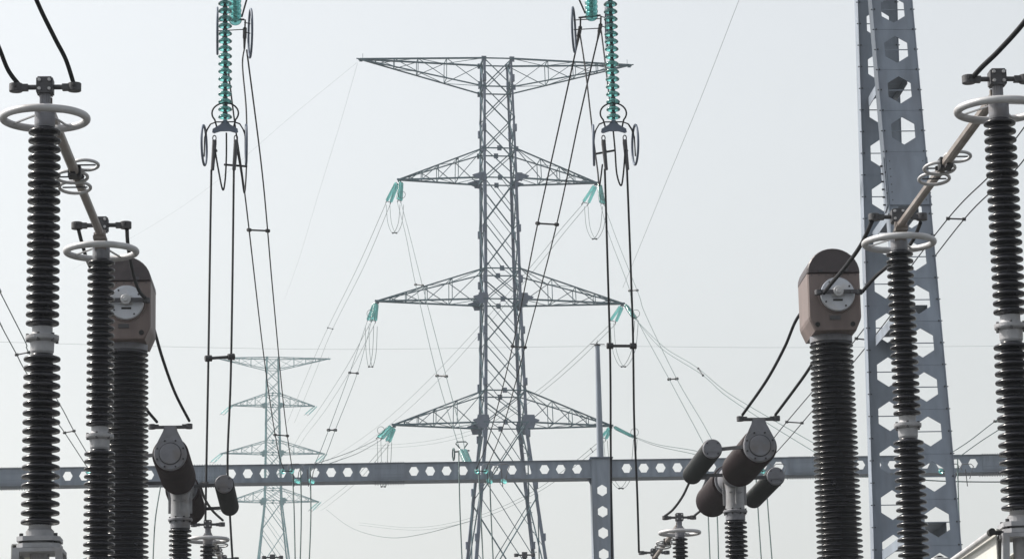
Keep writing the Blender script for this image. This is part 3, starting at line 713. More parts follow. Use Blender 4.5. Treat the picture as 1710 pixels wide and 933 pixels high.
# ------------------------------------------------------------ wires
def crom(pts, n=10):
    if len(pts) == 2: 
        a, b = pts; return [(a[0]+(b[0]-a[0])*i/8, a[1]+(b[1]-a[1])*i/8) for i in range(9)]
    out = []; q = [pts[0]]+list(pts)+[pts[-1]]
    for i in range(1, len(q)-2):
        p0, p1, p2, p3 = q[i-1:i+3]
        for k in range(n):
            t = k/n
            out.append(tuple(0.5*((2*p1[j])+(-p0[j]+p2[j])*t+(2*p0[j]-5*p1[j]+4*p2[j]-p3[j])*t*t+(-p0[j]+3*p1[j]-3*p2[j]+p3[j])*t**3) for j in (0, 1)))
    out.append(pts[-1]); return out
def px_path(pts, Y0, Y1):
    s = crom(pts); L = [0]
    for a, b in zip(s, s[1:]): L.append(L[-1]+math.hypot(b[0]-a[0], b[1]-a[1]))
    out = []
    for (x, y), l in zip(s, L):
        t = l/L[-1]; out.append((x, y, 1/((1-t)/Y0+t/Y1)))
    return out
def wire(name, label, cat, pts, Y0, Y1, r, m='wire', group=None, n=8):
    pp = [P(*q) for q in px_path(pts, Y0, Y1)]
    root = pp[0]; b = MB(); b.tube([p-root for p in pp], r, n)
    o = b.build(name, M[m]); o.location = root; o['label'] = label; o['category'] = cat
    if group: o['group'] = group
    return o
def bundle(label, lines, Y0, Y1, r, spacers=(), m='wire_far', group='twin conductor spans', cat='power line', rs=None):
    paths = [px_path(l, Y0, Y1) for l in lines]
    org = P(*paths[0][0]); root = thing('conductor_bundle', org, label, cat, group)
    for pa in paths: MB().tube([P(*q)-org for q in pa], r, 6).build('conductor', M[m], root)
    for sp in spacers:
        e = []
        for (sx, sy), pa in zip(sp, paths):
            q = min(pa, key=lambda a: (a[0]-sx)**2+(a[1]-sy)**2); i = pa.index(q)
            # refine on neighbouring samples
            best = q; bd = 1e9
            for j in (i-1, i):
                if 0 <= j < len(pa)-1:
                    for k in range(11):
                        t = k/10; w = tuple(pa[j][d]+(pa[j+1][d]-pa[j][d])*t for d in range(3)); dd = (w[0]-sx)**2+(w[1]-sy)**2
                        if dd < bd: bd = dd; best = w
            e.append(P(*best)-org)
        rr = rs or r*1.3; d = (e[1]-e[0]).normalized()
        b = MB(); b.tube([e[0]-d*rr*2, e[1]+d*rr*2], rr, 8)
        for q in e: b.cyl(q-d*rr*2.2, d, rr*2.1, rr*4.4, 8)
        b.build('spacer', M['dark'], root)
    return root
JG = 'heavy flexible jumpers between the equipment'
wire('jumper_cable', 'black jumper rising left out of the frame from the nearest left clamp', 'cable', [(-70, -120), (-25, 20), (0, 84), (14, 118), (31, 141)], 25.2, 27, 0.021, group=JG)
wire('jumper_cable', 'black jumper rising to the top edge from the right end of the nearest left clamp', 'cable', [(25, -140), (55, -20), (66, 12), (92, 65), (110, 100), (123, 140)], 25.2, 27, 0.021, group=JG)
wire('jumper_cable', 'thick jumper slanting in from the right edge to the top right clamp', 'cable', [(1830, -140), (1760, -30), (1710, 38), (1668, 85), (1640, 112), (1621, 133)], 25.2, 27, 0.024, group=JG)
wire('jumper_cable', 'jumper rising from the right end of the clamp cut by the right edge', 'cable', [(1900, -80), (1800, 40), (1755, 90), (1722, 130)], 25.6, 27, 0.021, group=JG)
wire('jumper_cable', 'short jumper dropping from the left cup above the second left ring', 'cable', [(131, 383), (138, 410), (148, 440), (165, 470), (182, 497)], 32.6, 36.6, 0.021, group=JG)
wire('jumper_cable', 'jumper dropping through the second left ring to the silver disc on the half hidden tank', 'cable', [(212, 383), (214, 412), (222, 455), (232, 485), (243, 498)], 32.6, 36.5, 0.021, group=JG)
wire('jumper_cable', 'jumper slanting across the face of the brown tank beside the steel tower', 'cable', [(1456, 370), (1437, 410), (1412, 445), (1391, 470), (1376, 489)], 32.6, 36.45, 0.024, group=JG)
wire('jumper_cable', 'jumper from the right terminal of the brown tank behind the ribbed column', 'cable', [(1537, 372), (1522, 405), (1490, 438), (1462, 462), (1440, 487)], 32.6, 36.45, 0.022, group=JG)
wire('jumper_cable', 'curved jumper from the half hidden tank down to the left breaker terminal, right end', 'cable', [(243, 500), (258, 552), (272, 600), (292, 655), (316, 702)], 37.6, 43, 0.021, group=JG)
wire('jumper_cable', 'curved jumper reaching the left end of the left breaker terminal', 'cable', [(180, 505), (200, 590), (235, 668), (262, 704)], 37.6, 43, 0.021, group=JG)
wire('jumper_cable', 'curved jumper from the clear brown tank to the left end of the right breaker terminal', 'cable', [(1362, 498), (1332, 530), (1310, 580), (1280, 635), (1240, 692)], 37.6, 43, 0.021, group=JG)
wire('jumper_cable', "curved jumper behind the ribbed transformer column, reaching the right end of the breaker terminal", 'cable', [(1420, 498), (1382, 565), (1350, 617), (1325, 652), (1295, 692)], 37.6, 43, 0.021, group=JG)
wire('jumper_cable', 'bent jumper right of the left breaker ending at the small clamp', 'cable', [(335, 812), (342, 832), (355, 852), (372, 868)], 49, 56.5, 0.022, group=JG)
wire('jumper_cable', 'jumper under the left cylinder of the right breaker leading to the small ring', 'cable', [(1168, 770), (1152, 803), (1140, 828), (1124, 850), (1110, 861)], 49, 56.5, 0.022, group=JG)
wire('jumper_cable', 'short jumper from the brown rear chamber to the small right clamp', 'cable', [(1225, 790), (1195, 830), (1175, 848), (1160, 860)], 49, 56.5, 0.022, group=JG)
# near gantry: suspension strings
YH = 59.5
def disc_mesh():
    g = MB(); g.lathe([(0.035, 0.0), (0.062, -0.012), (0.075, -0.028), (0.10, -0.015), (0.115, -0.03), (0.137, -0.02), (0.142, -0.006), (0.136, 0.008), (0.11, 0.034), (0.075, 0.052), (0.045, 0.06)], n=24)
    k = MB(); k.lathe([(0.001, -0.04), (0.034, -0.04), (0.034, 0.0), (0.036, 0.03), (0.05, 0.045), (0.05, 0.095), (0.035, 0.112), (0.02, 0.118), (0.02, 0.13)], n=16)
    return g, k
GDISC = KDISC = None
def add_discs(root, p0, p1, n):
    """n glass discs from p0 to p1, cap side towards p1, coordinates local to root"""
    global GDISC, KDISC
    q = (p1-p0).to_track_quat('Z', 'Y')
    for i in range(n):
        p = p0.lerp(p1, i/n)
        if GDISC is None:
            g, k = disc_mesh(); a = g.build('glass_disc', M['glass'], root); b = k.build('metal_cap', M['dark'], a); GDISC, KDISC = a.data, b.data
        else:
            a = bpy.data.objects.new('glass_disc', GDISC); COL.objects.link(a); a.parent = root
            b = bpy.data.objects.new('metal_cap', KDISC); COL.objects.link(b); b.parent = a
        a.location = p; a.rotation_mode = 'QUATERNION'; a.rotation_quaternion = q
def suspension(px, label, slant):
    yk = P(px, 213, YH); root = thing('insulator_string', yk, label, 'insulator string', 'hanging glass insulator strings')
    add_discs(root, Vector((0, 0, 0.22)), Vector((0, 0, 0.22+0.158*29)), 29)
    top = 0.22+0.158*29
    b = MB(); b.tube([(0, 0, top-0.06), (0, 0, 22.5-yk.z)], 0.02, 8); b.build('hanger_link', M['dark'], root)
    b = MB(); b.prism([(-0.26, -0.10), (-0.22, -0.12), (-0.09, -0.08), (0.09, -0.08), (0.22, -0.12), (0.26, -0.10), (0.25, -0.03), (0.10, 0.06), (0.03, 0.16), (-0.03, 0.16), (-0.10, 0.06), (-0.25, -0.03)], (0, 0.012, 0), (1, 0, 0), (0, 0, 1), (0, -1, 0), 0.024)
    b.build('yoke_plate', M['gusset'], root)
    # omega shaped arcing horn
    pts = []
    for i in range(21):
        a = R(-38+256*i/20); pts.append((0.265*math.cos(a), 0.02, 0.30+0.215*math.sin(a)))
    pts = [(0.16, 0.02, -0.02)]+pts+[(-0.16, 0.02, -0.02)]
    MB().tube(pts, 0.017, 8).build('arcing_horn', M['wire'], root)
    for s in (-1, 1):
        rg = MB().torus((s*0.42, -0.02, -0.37), 0.40, 0.025, (1, 0.07*s, 0), 44, 8).build('grading_ring', M['gusset'], root)
        b = MB(); b.tube([(s*0.03, 0.02, 0.12), (s*0.18, 0.02, 0.12), (s*0.29, 0.02, 0.08), (s*0.36, 0.02, -0.04), (s*0.41, 0.0, -0.2), (s*0.42, 0, -0.6)], 0.014, 8)
        b.tube([(s*0.03, -0.05, 0.10), (s*0.18, -0.05, 0.10), (s*0.30, -0.05, 0.05), (s*0.385, -0.05, -0.09), (s*0.41, -0.06, -0.3)], 0.012, 8)
        b.build('ring_bracket', M['wire'], rg)
        x = s*0.215
        MB().torus((x, 0, -0.22), 0.034, 0.012, (0, 1, 0), 20, 6, ry=0.055).build('shackle', M['dark'], root)
        b = MB(); b.cyl((x, 0, -0.36), (0, 0, 1), 0.045, 0.10, 12); b.tube([(x, 0, -0.32), (x+slant*0.4, 0, -0.55), (x+slant, 0, -0.88)], [0.046, 0.042, 0.036], 12); b.bar((x, 0, -0.4), (x+0.05, 0, -0.5), 0.035)
        b.build('dead_end_clamp', M['alu_dark'], root)
    return root
suspension(376, 'long green glass insulator string hanging at upper left with two side rings', -0.04)
suspension(1025, 'long green glass insulator string hanging over the right tip of the big pylon', 0.04)
bundle('pair of thick black droppers falling from the left glass string to the equipment below', [[(353, 284), (351, 400), (348, 600), (345, 760), (343, 868)], [(390.5, 284), (388, 480), (385, 640), (380, 770), (384, 860), (389, 945)]], YH, 57.5, 0.024, [((347, 598), (387, 596))], 'wire', 'thick dropper pairs', rs=0.03)
bundle('pair of thick black droppers falling from the right glass string past the lightning rod', [[(1010, 282), (1014, 420), (1019, 600), (1020, 760), (1022, 950)], [(1047, 282), (1053, 440), (1057, 560), (1059, 700), (1064, 820), (1067, 922)]], YH, 61.5, 0.024, [((1018, 577), (1058, 578))], 'wire', 'thick dropper pairs', rs=0.03)
# tension strings and jumper loops near gantry
def tension(px, py, dxr, label):
    e = P(px, py, 64.6); t0 = P(px-6, -118, 61.0); t0.z = 22.75
    root = thing('insulator_string', e, label, 'insulator string', 'tension strings of the near gantry')
    add_discs(root, Vector((0, 0, 0)), t0-e, 24)
    d = (t0-e).normalized()
    return root, d
def hardware(root, org, clamps, rings, yoke_px):
    for (cx, cy, cx2, cy2) in clamps:
        a = P(cx, cy, 64.9)-org; b2 = P(cx2, cy2, 65.6)-org
        b = MB(); b.tube([a, a.lerp(b2, 0.45), a.lerp(b2, 0.5), b2], [0.045, 0.045, 0.034, 0.022], 10); b.build('dead_end_clamp', M['alu_dark'], root)
        b = MB(); top = P(cx+0.5, cy-14, 64.7)-org; b.bar(top, a, 0.035, 0.05); b.build('link', M['dark'], root)
    for (rx, ry, w_, h_, tx) in rings:
        c = P(rx, ry, 64.7)-org; px = 64.7/FPX
        rg = MB(); ax = Vector((1, tx, 0)).normalized(); u = Vector((0, 0, 1)); v = ax.cross(u)
        rg.tube([c+u*(h_*px/2)*math.cos(2*math.pi*i/40)+v*(h_*px/2)*math.sin(2*math.pi*i/40) for i in range(40)], 0.026, 8, True)
        o = rg.build('grading_ring', M['gusset'], root)
        q = P(yoke_px[0], yoke_px[1], 64.6)-org
        b = MB(); b.bar(c+u*0.22, Vector((q.x, q.y, c.z+0.22)), 0.018, 0.018); b.bar(c-u*0.0, Vector((q.x, q.y, c.z)), 0.018, 0.018); b.build('ring_bracket', M['dark'], o)
    a = P(yoke_px[2], yoke_px[3], 64.6)-org; q = P(yoke_px[0], yoke_px[1], 64.6)-org
    b = MB(); b.bar(a, q, 0.05, 0.03); b.build('yoke_plate', M['dark'], root)
t, d = tension(393, 34, 0, 'steep green glass tension string at the top edge beside the left hanging string')
hardware(t, t.location.copy(), [(409, 48, 408, 82), (374, 60, 378, 92)], [(418, 56, 8, 84, 0.12), (363, 52, 5, 80, 0.05)], (408, 33, 380, 33))
t, d = tension(988, 27, 0, 'steep green glass tension string at the top edge beside the right hanging string')
hardware(t, t.location.copy(), [(969, 46, 963, 78), (1003, 42, 998, 66)], [(958, 50, 9, 78, -0.14), (1013, 46, 5, 74, -0.04)], (1003, 26, 966, 30))
SG = 'twin spans between the two gantries'
bundle("twin span slanting down from the upper left strings to the perforated beam", [[(378, 92), (392, 205), (409, 325), (440, 590), (462, 740), (474, 783)], [(412, 84), (438, 290), (455, 480), (474, 680), (488, 783)]], 65.6, 126, 0.019, [((415, 383), (445, 385)), ((460, 725), (483, 727))], 'wire', SG, rs=0.025)
bundle("twin span crossing in front of the big pylon to the perforated beam", [[(963, 78), (935, 205), (898, 373), (856, 578), (818, 725), (795, 783)], [(998, 66), (967, 200), (930, 373), (877, 578), (840, 712), (812, 783)]], 65.6, 126, 0.019, [((899, 373), (929, 374)), ((856, 578), (878, 580))], 'wire', SG, rs=0.025)
wire('jumper_cable', "thin jumper falling from the upper left strings to a tight bend", 'cable', [(408, 82), (405, 110), (411, 180), (412, 240), (411, 290), (408, 322), (403, 290), (396, 250)], 65.4, 60, 0.017)
wire('jumper_cable', 'U shaped loop hanging between the clamps of the left glass string', 'cable', [(359, 250), (365, 285), (372, 317), (376, 300), (378, 260), (378, 222)], YH-0.03, YH+0.05, 0.017)
wire('jumper_cable', "jumper from the upper right strings crossing the twin span to a tight bend", 'cable', [(969, 60), (978, 120), (986, 190), (992, 240), (998, 285), (1001, 310), (1006, 275)], 65.4, 60, 0.017)
wire('jumper_cable', 'short jumper dropping behind the top discs of the right glass string', 'cable', [(1004, 52), (1010, 100), (1016, 150), (1022, 200)], 65.4, 60, 0.017)
wire('jumper_cable', 'U shaped loop hanging between the clamps of the right glass string', 'cable', [(1024, 218), (1027, 250), (1030, 290), (1037, 310), (1041, 290), (1044, 250)], YH+0.05, YH-0.03, 0.017)
wire('spacer_bar', 'short black spacer bar between the clamps of the left glass string', 'spacer', [(374, 275), (413, 278)], YH+0.1, YH+0.1, 0.022)
wire('spacer_bar', 'short black spacer bar between the clamps of the right glass string', 'spacer', [(995, 257), (1028, 251)], YH+0.1, YH+0.1, 0.022)
wire('jumper_cable', 'black cable leaving the top edge above the left tension string', 'cable', [(404, 28), (409, 10), (416, -15)], 64.6, 62, 0.02)
wire('jumper_cable', 'black cable leaving the top edge above the right tension string', 'cable', [(977, 22), (970, 6), (962, -12)], 64.6, 62, 0.02)
# outer twin spans
bundle('dark twin span slanting from the right edge down behind the steel tower to the beam', [[(2005, -165), (1720, 200), (1660, 285), (1583, 365), (1430, 565), (1313, 705), (1285, 740), (1250, 778)], [(2045, -150), (1760, 203), (1690, 290), (1610, 366), (1455, 568), (1340, 705), (1308, 742), (1275, 778)]], 62, 126, 0.019, [((1583, 365), (1611, 366)), ((1431, 567), (1456, 569)), ((1313, 704), (1338, 705))], 'wire', SG, rs=0.025)
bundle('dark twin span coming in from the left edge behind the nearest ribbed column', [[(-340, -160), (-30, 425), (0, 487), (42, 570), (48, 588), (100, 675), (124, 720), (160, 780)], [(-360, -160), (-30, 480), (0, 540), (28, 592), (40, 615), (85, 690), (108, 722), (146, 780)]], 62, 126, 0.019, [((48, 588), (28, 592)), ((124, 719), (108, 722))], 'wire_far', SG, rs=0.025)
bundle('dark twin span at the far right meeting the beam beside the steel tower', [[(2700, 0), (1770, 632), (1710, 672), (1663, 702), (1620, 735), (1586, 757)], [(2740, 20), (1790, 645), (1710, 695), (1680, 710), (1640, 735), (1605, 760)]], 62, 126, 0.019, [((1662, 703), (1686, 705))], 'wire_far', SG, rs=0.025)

# ------------------------------------------------------------ strings on pylon and far gantry
def rib_profile(L, n, r=0.135):
    pr = [(0.03, -0.03)]
    p = L/n
    for i in range(n): pr += [(0.045, i*p), (r*0.75, i*p+p*0.25), (r, i*p+p*0.5), (r*0.8, i*p+p*0.62), (0.045, i*p+p*0.8)]
    pr.append((0.03, L+0.03)); return pr
def far_string(ends, label, group, loop=None, fan=0.0, hsc=1.0, r=0.135):
    """ends: list of (p0, p1) world points; every pair is one chain of glass discs"""
    org = ends[0][0]; root = thing('insulator_string', org, label, 'insulator string', group)
    for p0, p1 in ends:
        d = p1-p0; L = d.length; d.normalize(); n = max(8, int(L*0.9/0.155))
        MB().lathe(rib_profile(L*0.88, n, r), p0-org+d*L*0.06, d, n=12).build('glass_discs', M['glass'], root)
        MB().tube([p0-org, p0-org+d*L*0.06], 0.03, 6).build('link', M['dark'], root); 
        MB().tube([p1-org-d*L*0.06, p1-org+d*0.3], 0.035, 6).build('dead_end_clamp', M['dark'], root)
    if len(ends) == 2: MB().bar(ends[0][1]-org, ends[1][1]-org, 0.05, 0.04).build('yoke_plate', M['dark'], root)
    if loop:
        c = ends[0][1]-org+Vector(loop[0]); 
        MB().torus(c, loop[1], 0.02, loop[2], 28, 6).build('arcing_ring', M['wire_far'], root)
    return root
def tw(tp, x, y, Y, dx=7): return [(tp, P(x-dx/2, y, Y)), (tp+Vector((0.12, 0, -0.1)), P(x+dx/2, y+2, Y))]
PG = 'green glass strings at the arm tips of the big pylon'
T = {(l, s): tip(l, s) for l in range(4) for s in (-1, 1)}
far_string(tw(T[(1, -1)]+Vector((-0.15, 0.2, -0.15)), 649, 336, 233, 7), 'glass strings at the upper left arm tip of the big pylon, leading away', PG)
far_string(tw(T[(1, -1)]+Vector((0.15, -0.2, -0.15)), 667, 334, 226.5, 5), "glass strings at the upper left arm tip of the big pylon, on its right", PG, ((0.3, 0, 0.4), 0.28, (0.3, 1, 0)))
far_string(tw(T[(2, -1)]+Vector((-0.15, 0.2, -0.15)), 617, 534, 233, 6), 'glass strings at the middle left arm tip of the big pylon, leading away', PG)
far_string(tw(T[(2, -1)]+Vector((-0.05, -0.2, -0.15)), 624, 534, 226.5, 6), "glass strings at the middle left arm tip of the big pylon, on its right", PG, ((-0.1, 0, 0.5), 0.28, (0.3, 1, 0)))
far_string(tw(T[(3, -1)]+Vector((-0.15, -0.2, -0.1)), 634, 730, 226.5, 7), 'glass strings slanting left from the lowest left arm tip of the big pylon', PG, ((0.25, 0, 0.55), 0.27, (0.3, 1, 0)))
far_string(tw(T[(3, -1)]+Vector((0.0, 0.2, -0.15)), 648, 735, 233, 5), 'glass strings under the lowest left arm tip of the big pylon, leading away', PG)
far_string(tw(T[(1, 1)]+Vector((-0.2, 0.2, -0.1)), 978, 338, 233, 9), 'glass strings slanting left from the upper right arm tip of the big pylon', PG)
far_string(tw(T[(1, 1)]+Vector((0.1, -0.2, -0.1)), 1006, 339, 226.5, 5), 'glass strings hanging right from the upper right arm tip of the big pylon', PG, ((0.2, 0, 0.5), 0.25, (0.3, 1, 0)))
far_string(tw(T[(2, 1)]+Vector((-0.2, 0.2, -0.1)), 1024, 535, 233, 9), 'glass strings slanting left from the middle right arm tip of the big pylon', PG)
far_string(tw(T[(2, 1)]+Vector((0.1, -0.2, -0.1)), 1060, 530, 227.5, 5), 'glass strings slanting right from the middle right arm tip of the big pylon', PG, ((0.2, 0, 0.3), 0.3, (0.3, 1, 0)))
far_string(tw(T[(3, 1)]+Vector((-0.2, 0.2, -0.1)), 1008, 730, 233, 8), 'glass strings slanting left from the lowest right arm tip of the big pylon', PG)
far_string(tw(T[(3, 1)]+Vector((0.1, -0.2, -0.1)), 1058, 728, 228.5, 5), 'glass strings reaching right from the lowest right arm tip of the big pylon', PG, ((0.2, 0, 0.3), 0.3, (0.3, 1, 0)))
FQ = 'tiny glass strings on the far pylon'
for lv, nm in ((1, 'upper'), (2, 'middle'), (3, 'lowest')):
    for s, side in ((-1, 'left'), (1, 'right')):
        t0 = tip(lv, s, PYQ)
        far_string([(t0, t0+Vector((-1.9, -1.5, -1.9))), (t0+Vector((0.5, 0, 0)), t0+Vector((-1.2, -1.5, -2.0)))], 'tiny green glass strings at the %s %s arm tip of the far pale pylon' % (nm, side), FQ, r=0.13)
# strings of the far gantry
GG = 'glass strings on the perforated beam'
def gz(px, py, Y): return P(px, py, Y)
for (px, lab) in ((478, 'glass strings on the perforated beam in front of the far pylon'), (802, 'glass strings on the perforated beam in front of the left leg of the big pylon'), (1577, 'glass strings on the perforated beam seen through the steel tower'), (1265, 'glass strings on the perforated beam behind the right breaker'), (153, 'glass strings on the perforated beam behind the left ribbed columns')):
    a1, a2 = gz(px-6, 787, 129.4), gz(px+9, 787, 129.4); b1, b2 = gz(px-6, 786, 126), gz(px+9, 786, 126)
    o = far_string([(a1, b1), (a2, b2)], lab, GG, r=0.11)
    for dx in (14, 38):
        c = gz(px+dx, 780, 126.3)-a1; q = 126.3/FPX
        MB().tube([c+Vector((-9*q, 0, -5*q)), c+Vector((-11*q, 0, 2*q)), c+Vector((-7*q, 0, 6*q)), c+Vector((7*q, 0, 6*q)), c+Vector((11*q, 0, 2*q)), c+Vector((7*q, 0, -8*q)), c+Vector((5*q, 0.2, -18*q))], 0.02, 6).build('arcing_horn', M['cast'], o)
        if px in (478, 802): MB().lathe(rib_profile(0.45, 3, 0.10), c+Vector((0, 0.9, -17*q)), (0.3, 1, 0), n=12).build('glass_discs', M['glass'], o)
        MB().tube([c+Vector((-3*q, 0, -3*q)), c+Vector((-1*q, 0, -32*q))], 0.02, 6).build('dropper_link', M['alu_dark'], o)
GB = 'glass strings behind the perforated beam'
o = far_string([(gz(780, 776, 131), gz(770, 752, 134)), (gz(785, 776, 131), gz(776, 752, 134))], 'green glass string rising just left of the big pylon above the beam', GB)
org = o.location.copy(); q = 134/FPX; c = gz(771, 746, 134)-org
MB().tube([c+Vector((-3*q, 0, -2*q)), c+Vector((-10*q, 0, 6*q)), c+Vector((-8*q, 0, 9*q)), c+Vector((7*q, 0, 9*q)), c+Vector((10*q, 0, 6*q)), c+Vector((4*q, 0, -2*q))], 0.03, 6).build('arcing_horn', M['wire_far'], o)
MB().torus(c+Vector((-14*q, 0, -12*q)), 10*q, 0.035, (1, 0.15, 0), 24, 6).build('grading_ring', M['wire_far'], o)
MB().bar(c+Vector((-12*q, 0, -8*q)), c+Vector((13*q, 0, -6*q)), 0.06).build('yoke_plate', M['dark'], o)

# ------------------------------------------------------------ pylon conductors
LG = 'twin conductors of the pylon line'
bw = 0.018
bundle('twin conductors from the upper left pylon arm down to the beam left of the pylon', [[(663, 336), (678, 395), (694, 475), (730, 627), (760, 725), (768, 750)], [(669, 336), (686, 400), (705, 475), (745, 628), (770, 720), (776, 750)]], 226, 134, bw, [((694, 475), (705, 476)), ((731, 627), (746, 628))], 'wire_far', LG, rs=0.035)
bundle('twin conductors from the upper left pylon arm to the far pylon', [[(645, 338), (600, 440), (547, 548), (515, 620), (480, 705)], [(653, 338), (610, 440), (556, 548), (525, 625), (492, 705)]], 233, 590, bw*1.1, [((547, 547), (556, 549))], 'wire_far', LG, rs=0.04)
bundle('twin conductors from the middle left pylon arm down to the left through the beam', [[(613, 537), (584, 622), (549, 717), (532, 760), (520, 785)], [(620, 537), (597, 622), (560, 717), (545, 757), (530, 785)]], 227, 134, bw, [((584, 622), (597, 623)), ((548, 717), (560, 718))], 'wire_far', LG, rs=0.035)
bundle('twin conductors from the middle left pylon arm away to the far pylon', [[(618, 540), (580, 610), (535, 680), (505, 720), (490, 745)], [(626, 540), (590, 610), (545, 682), (512, 725), (496, 750)]], 233, 590, bw*1.1, [], 'wire_far', LG)
bundle('twin conductors from the lowest left pylon arm sloping down to the beam', [[(632, 732), (590, 752), (545, 768), (495, 782)], [(637, 734), (600, 755), (560, 770), (515, 785)]], 226, 134, bw, [], 'wire_far', LG)
bundle('twin conductors from the lowest left pylon arm away to the far pylon', [[(645, 740), (590, 800), (540, 840), (527, 850)], [(650, 742), (600, 800), (550, 842), (535, 852)]], 233, 590, bw*1.1, [], 'wire_far', LG)
bundle('twin conductors from the upper right pylon arm down to the lower right', [[(1003, 342), (1018, 395), (1050, 480), (1060, 525), (1117, 632), (1160, 712), (1185, 760)], [(1009, 342), (1030, 400), (1066, 490), (1078, 525), (1130, 632), (1173, 705), (1200, 755)]], 226, 132, bw, [((1055, 484), (1068, 483)), ((1117, 633), (1131, 632))], 'wire_far', LG, rs=0.035)
bundle('twin conductors from the upper right pylon arm running behind to lower left', [[(974, 340), (935, 385), (895, 435), (800, 545), (700, 650), (620, 720), (545, 770)], [(982, 341), (945, 385), (905, 435), (812, 545), (712, 655), (630, 725), (555, 775)]], 233, 590, bw*1.1, [], 'wire_far', LG)
bundle('twin conductors from the middle right pylon arm sloping to the right behind the breaker', [[(1060, 532), (1110, 580), (1162, 612), (1215, 655), (1290, 700), (1360, 740), (1425, 778)], [(1064, 536), (1105, 582), (1172, 625), (1212, 660), (1280, 705), (1345, 745), (1400, 778)]], 227, 132, bw, [((1166, 615), (1174, 626))], 'wire_far', LG, rs=0.035)
bundle('twin conductors from the middle right pylon arm behind the pylon to the far lower left', [[(1020, 540), (960, 598), (900, 650), (820, 705), (720, 735), (600, 745)], [(1028, 541), (970, 598), (910, 650), (830, 708), (725, 740), (600, 750)]], 233, 590, bw*1.1, [], 'wire_far', LG)
bundle('twin conductors from the lowest right pylon arm running right toward the breaker', [[(1060, 729), (1100, 742), (1160, 752), (1200, 765)], [(1066, 733), (1100, 745), (1160, 758), (1200, 770)]], 228, 132, bw, [], 'wire_far', LG)
bundle('twin conductors from the lowest right pylon arm down behind the beam', [[(1004, 734), (950, 778), (890, 820), (800, 860), (700, 880), (600, 872)], [(1012, 735), (960, 778), (900, 820), (810, 862), (705, 884), (600, 876)]], 233, 590, bw*1.1, [((985, 747), (988, 752))], 'wire_far', LG)
# jumper loops under the arms
def loop(label, a, b, low, Y, sp=None):
    pts = lambda dx: [(a[0]+dx, a[1]), (a[0]+dx+(low[0]-a[0])*0.25, a[1]+(low[1]-a[1])*0.65), (low[0]+dx, low[1]), (b[0]+dx-(b[0]-low[0])*0.25, b[1]+(low[1]-b[1])*0.65), (b[0]+dx, b[1])]
    q = pts(0)[2]; bundle(label, [pts(0), pts(6)], 233, 226.5, 0.019, [((low[0], low[1]), (low[0]+6, low[1]))], 'wire_far', 'jumper loops under the pylon arms', 'jumper loop', rs=0.03)
loop('jumper loop hanging under the upper left arm tip of the big pylon', (645, 342), (668, 342), (656, 389), 230)
loop('jumper loop hanging under the middle left arm tip of the big pylon', (610, 545), (624, 545), (616, 612), 230)
loop('jumper loop hanging below the lowest left arm tip of the big pylon', (630, 735), (648, 738), (637, 812), 230)
loop('jumper loop hanging under the upper right arm tip of the big pylon', (976, 345), (1006, 345), (990, 399), 230)
loop('jumper loop hanging under the middle right arm tip of the big pylon', (1019, 540), (1060, 535), (1038, 612), 230)
loop('jumper loop hanging below the beam from the lowest right arm tip of the big pylon', (1008, 735), (1058, 733), (1034, 815), 230)
# earth wires and far faint wires
EG = 'thin earth wires'
wire('earth_wire', 'faint earth wire falling from the top left arm tip toward the beam', 'earth wire', [(597, 106), (570, 200), (530, 330), (500, 430), (475, 500)], 229, 500, 0.008, 'wire_far', EG)
wire('earth_wire', 'faint earth wire running left down from the top left arm tip', 'earth wire', [(597, 104), (480, 200), (350, 312), (240, 385), (120, 450)], 229, 400, 0.006, 'wire_far', EG)
wire('earth_wire', "thin wire slanting from the top edge right of the big pylon's upper arm", 'earth wire', [(1240, -15), (1170, 165), (1110, 310), (1065, 420), (1040, 480)], 100, 150, 0.007, 'wire_far', EG)
wire('earth_wire', "hair thin level wire crossing the whole sky at lightning rod height", 'earth wire', [(-20, 570), (300, 579), (600, 583), (993, 578), (1300, 580), (1740, 577)], 135, 135, 0.0045, 'wire_far', EG)
wire('earth_wire', 'level wire just below the beam right of the steel tower', 'earth wire', [(1440, 795), (1585, 803), (1700, 804), (1760, 804)], 128, 128, 0.025, 'wire_far', EG)
wire('earth_wire', 'very faint sagging wire low between the two pylons', 'earth wire', [(545, 850), (590, 882), (650, 897), (710, 890), (790, 868)], 590, 240, 0.03, 'wire_far', EG)
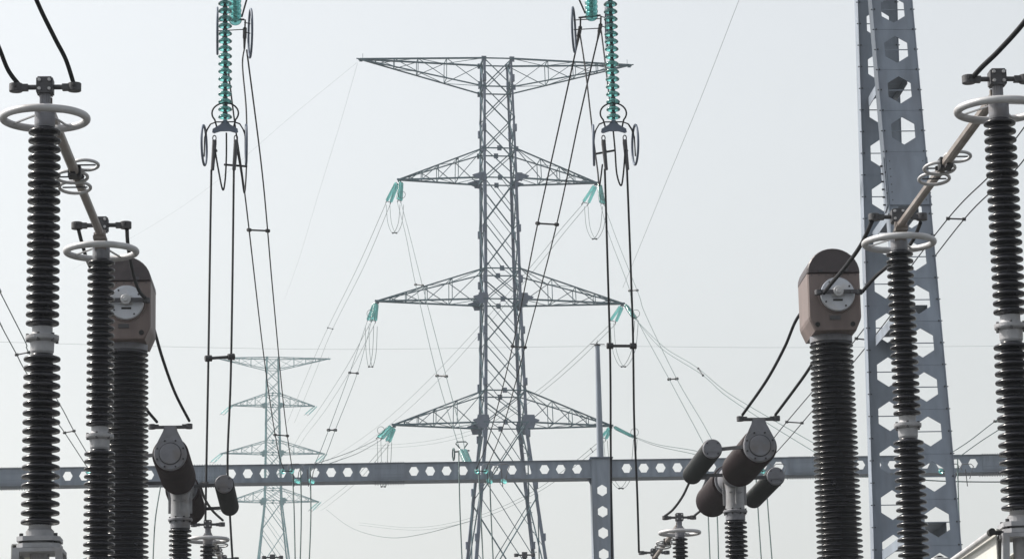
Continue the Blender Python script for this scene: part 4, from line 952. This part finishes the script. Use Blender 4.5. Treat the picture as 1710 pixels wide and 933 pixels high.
# thin vertical droppers below the far beam
DG = 'thin droppers below the perforated beam'
for (pts, lab) in (
    ([(488, 783), (491, 850), (493, 945)], 'leftmost thin dropper below the beam right of the far pylon'),
    ([(502, 780), (503, 860), (501, 945)], 'second thin dropper below the beam right of the far pylon'),
    ([(518, 780), (519, 860), (516, 945)], 'third thin dropper below the beam right of the far pylon'),
    ([(766, 752), (768, 850), (772, 945)], 'thin dropper below the beam just left of the big pylon'),
    ([(799, 785), (803, 860), (807, 945)], 'thin dropper in front of the left leg of the big pylon'),
    ([(817, 775), (820, 860), (824, 945)], 'thin dropper inside the lattice of the big pylon'),
    ([(1180, 800), (1183, 870), (1186, 945)], 'thin dropper left of the right breaker post'),
    ([(1194, 800), (1198, 870), (1200, 945)], 'thin dropper touching the right breaker post on its left'),
    ([(1262, 790), (1267, 870), (1272, 945)], 'thin dropper just right of the right breaker post'),
    ([(1278, 790), (1284, 870), (1290, 945)], 'thin dropper well right of the right breaker post'),
    ([(1599, 765), (1601, 850), (1606, 945)], 'thin dropper below the beam right of the steel tower'),
    ([(268, 812), (259, 870), (255, 945)], 'thin pale dropper between the half hidden tank and the left breaker')):
    wire('dropper', lab, 'cable', pts, 126.5, 124, 0.027, 'wire_far', DG)

# ------------------------------------------------------------ tops of farther post insulators
def make_post(px, py, Y, label):
    p = P(px, py, Y); root = thing('post_insulator', (p.x, Y, 0), label, 'post insulator', 'far post insulators whose clamps show at the lower edge')
    zc = p.z
    b = MB(); b.box((0, 0, zc), (0.17, 0.17, 0.18)); b.cyl((0, 0, zc-0.25), (0, 0, 1), 0.06, 0.2, 12); b.build('clamp_block', M['alu_dark'], root)
    b = MB(); b.cyl((-0.26, 0, zc), (1, 0, 0), 0.025, 0.52, 10); b.build('cross_bar', M['dark'], root)
    for s in (-1, 1): MB().cyl((s*0.27, 0, zc-0.05), (0, 0, 1), 0.07, 0.10, 12).build('cable_clamp', M['alu_dark'], root)
    MB().torus((0, 0, zc-0.48), 0.35, 0.035, N=40, n=8).build('corona_ring', M['alu'], root)
    MB().lathe(shed_profile(44, 0.08, 0.09, 0.15, zc-0.35-3.52, 0.5), n=24).build('insulator', M['porcelain'], root)
    z = zc-3.87; b = MB(); b.lathe([(0.2, 0.1), (0.16, z)], n=16); b.cyl((0, 0, z-0.03), (0, 0, 1), 0.22, 0.03); b.build('support_column', M['galv'], root)
    MB().box((0, 0, 0.05), (0.9, 0.9, 0.1)).build('footing', M['concrete'], root)
make_post(455, 930, 97, 'clamp top of a far post at the bottom edge in front of the far pylon')
make_post(876, 926, 97, 'clamp top of a far post at the bottom edge between the pylon legs')
make_post(1567, 909, 97, 'clamp top of a far post seen through the lowest opening of the steel tower')

if HAZE: build_haze()
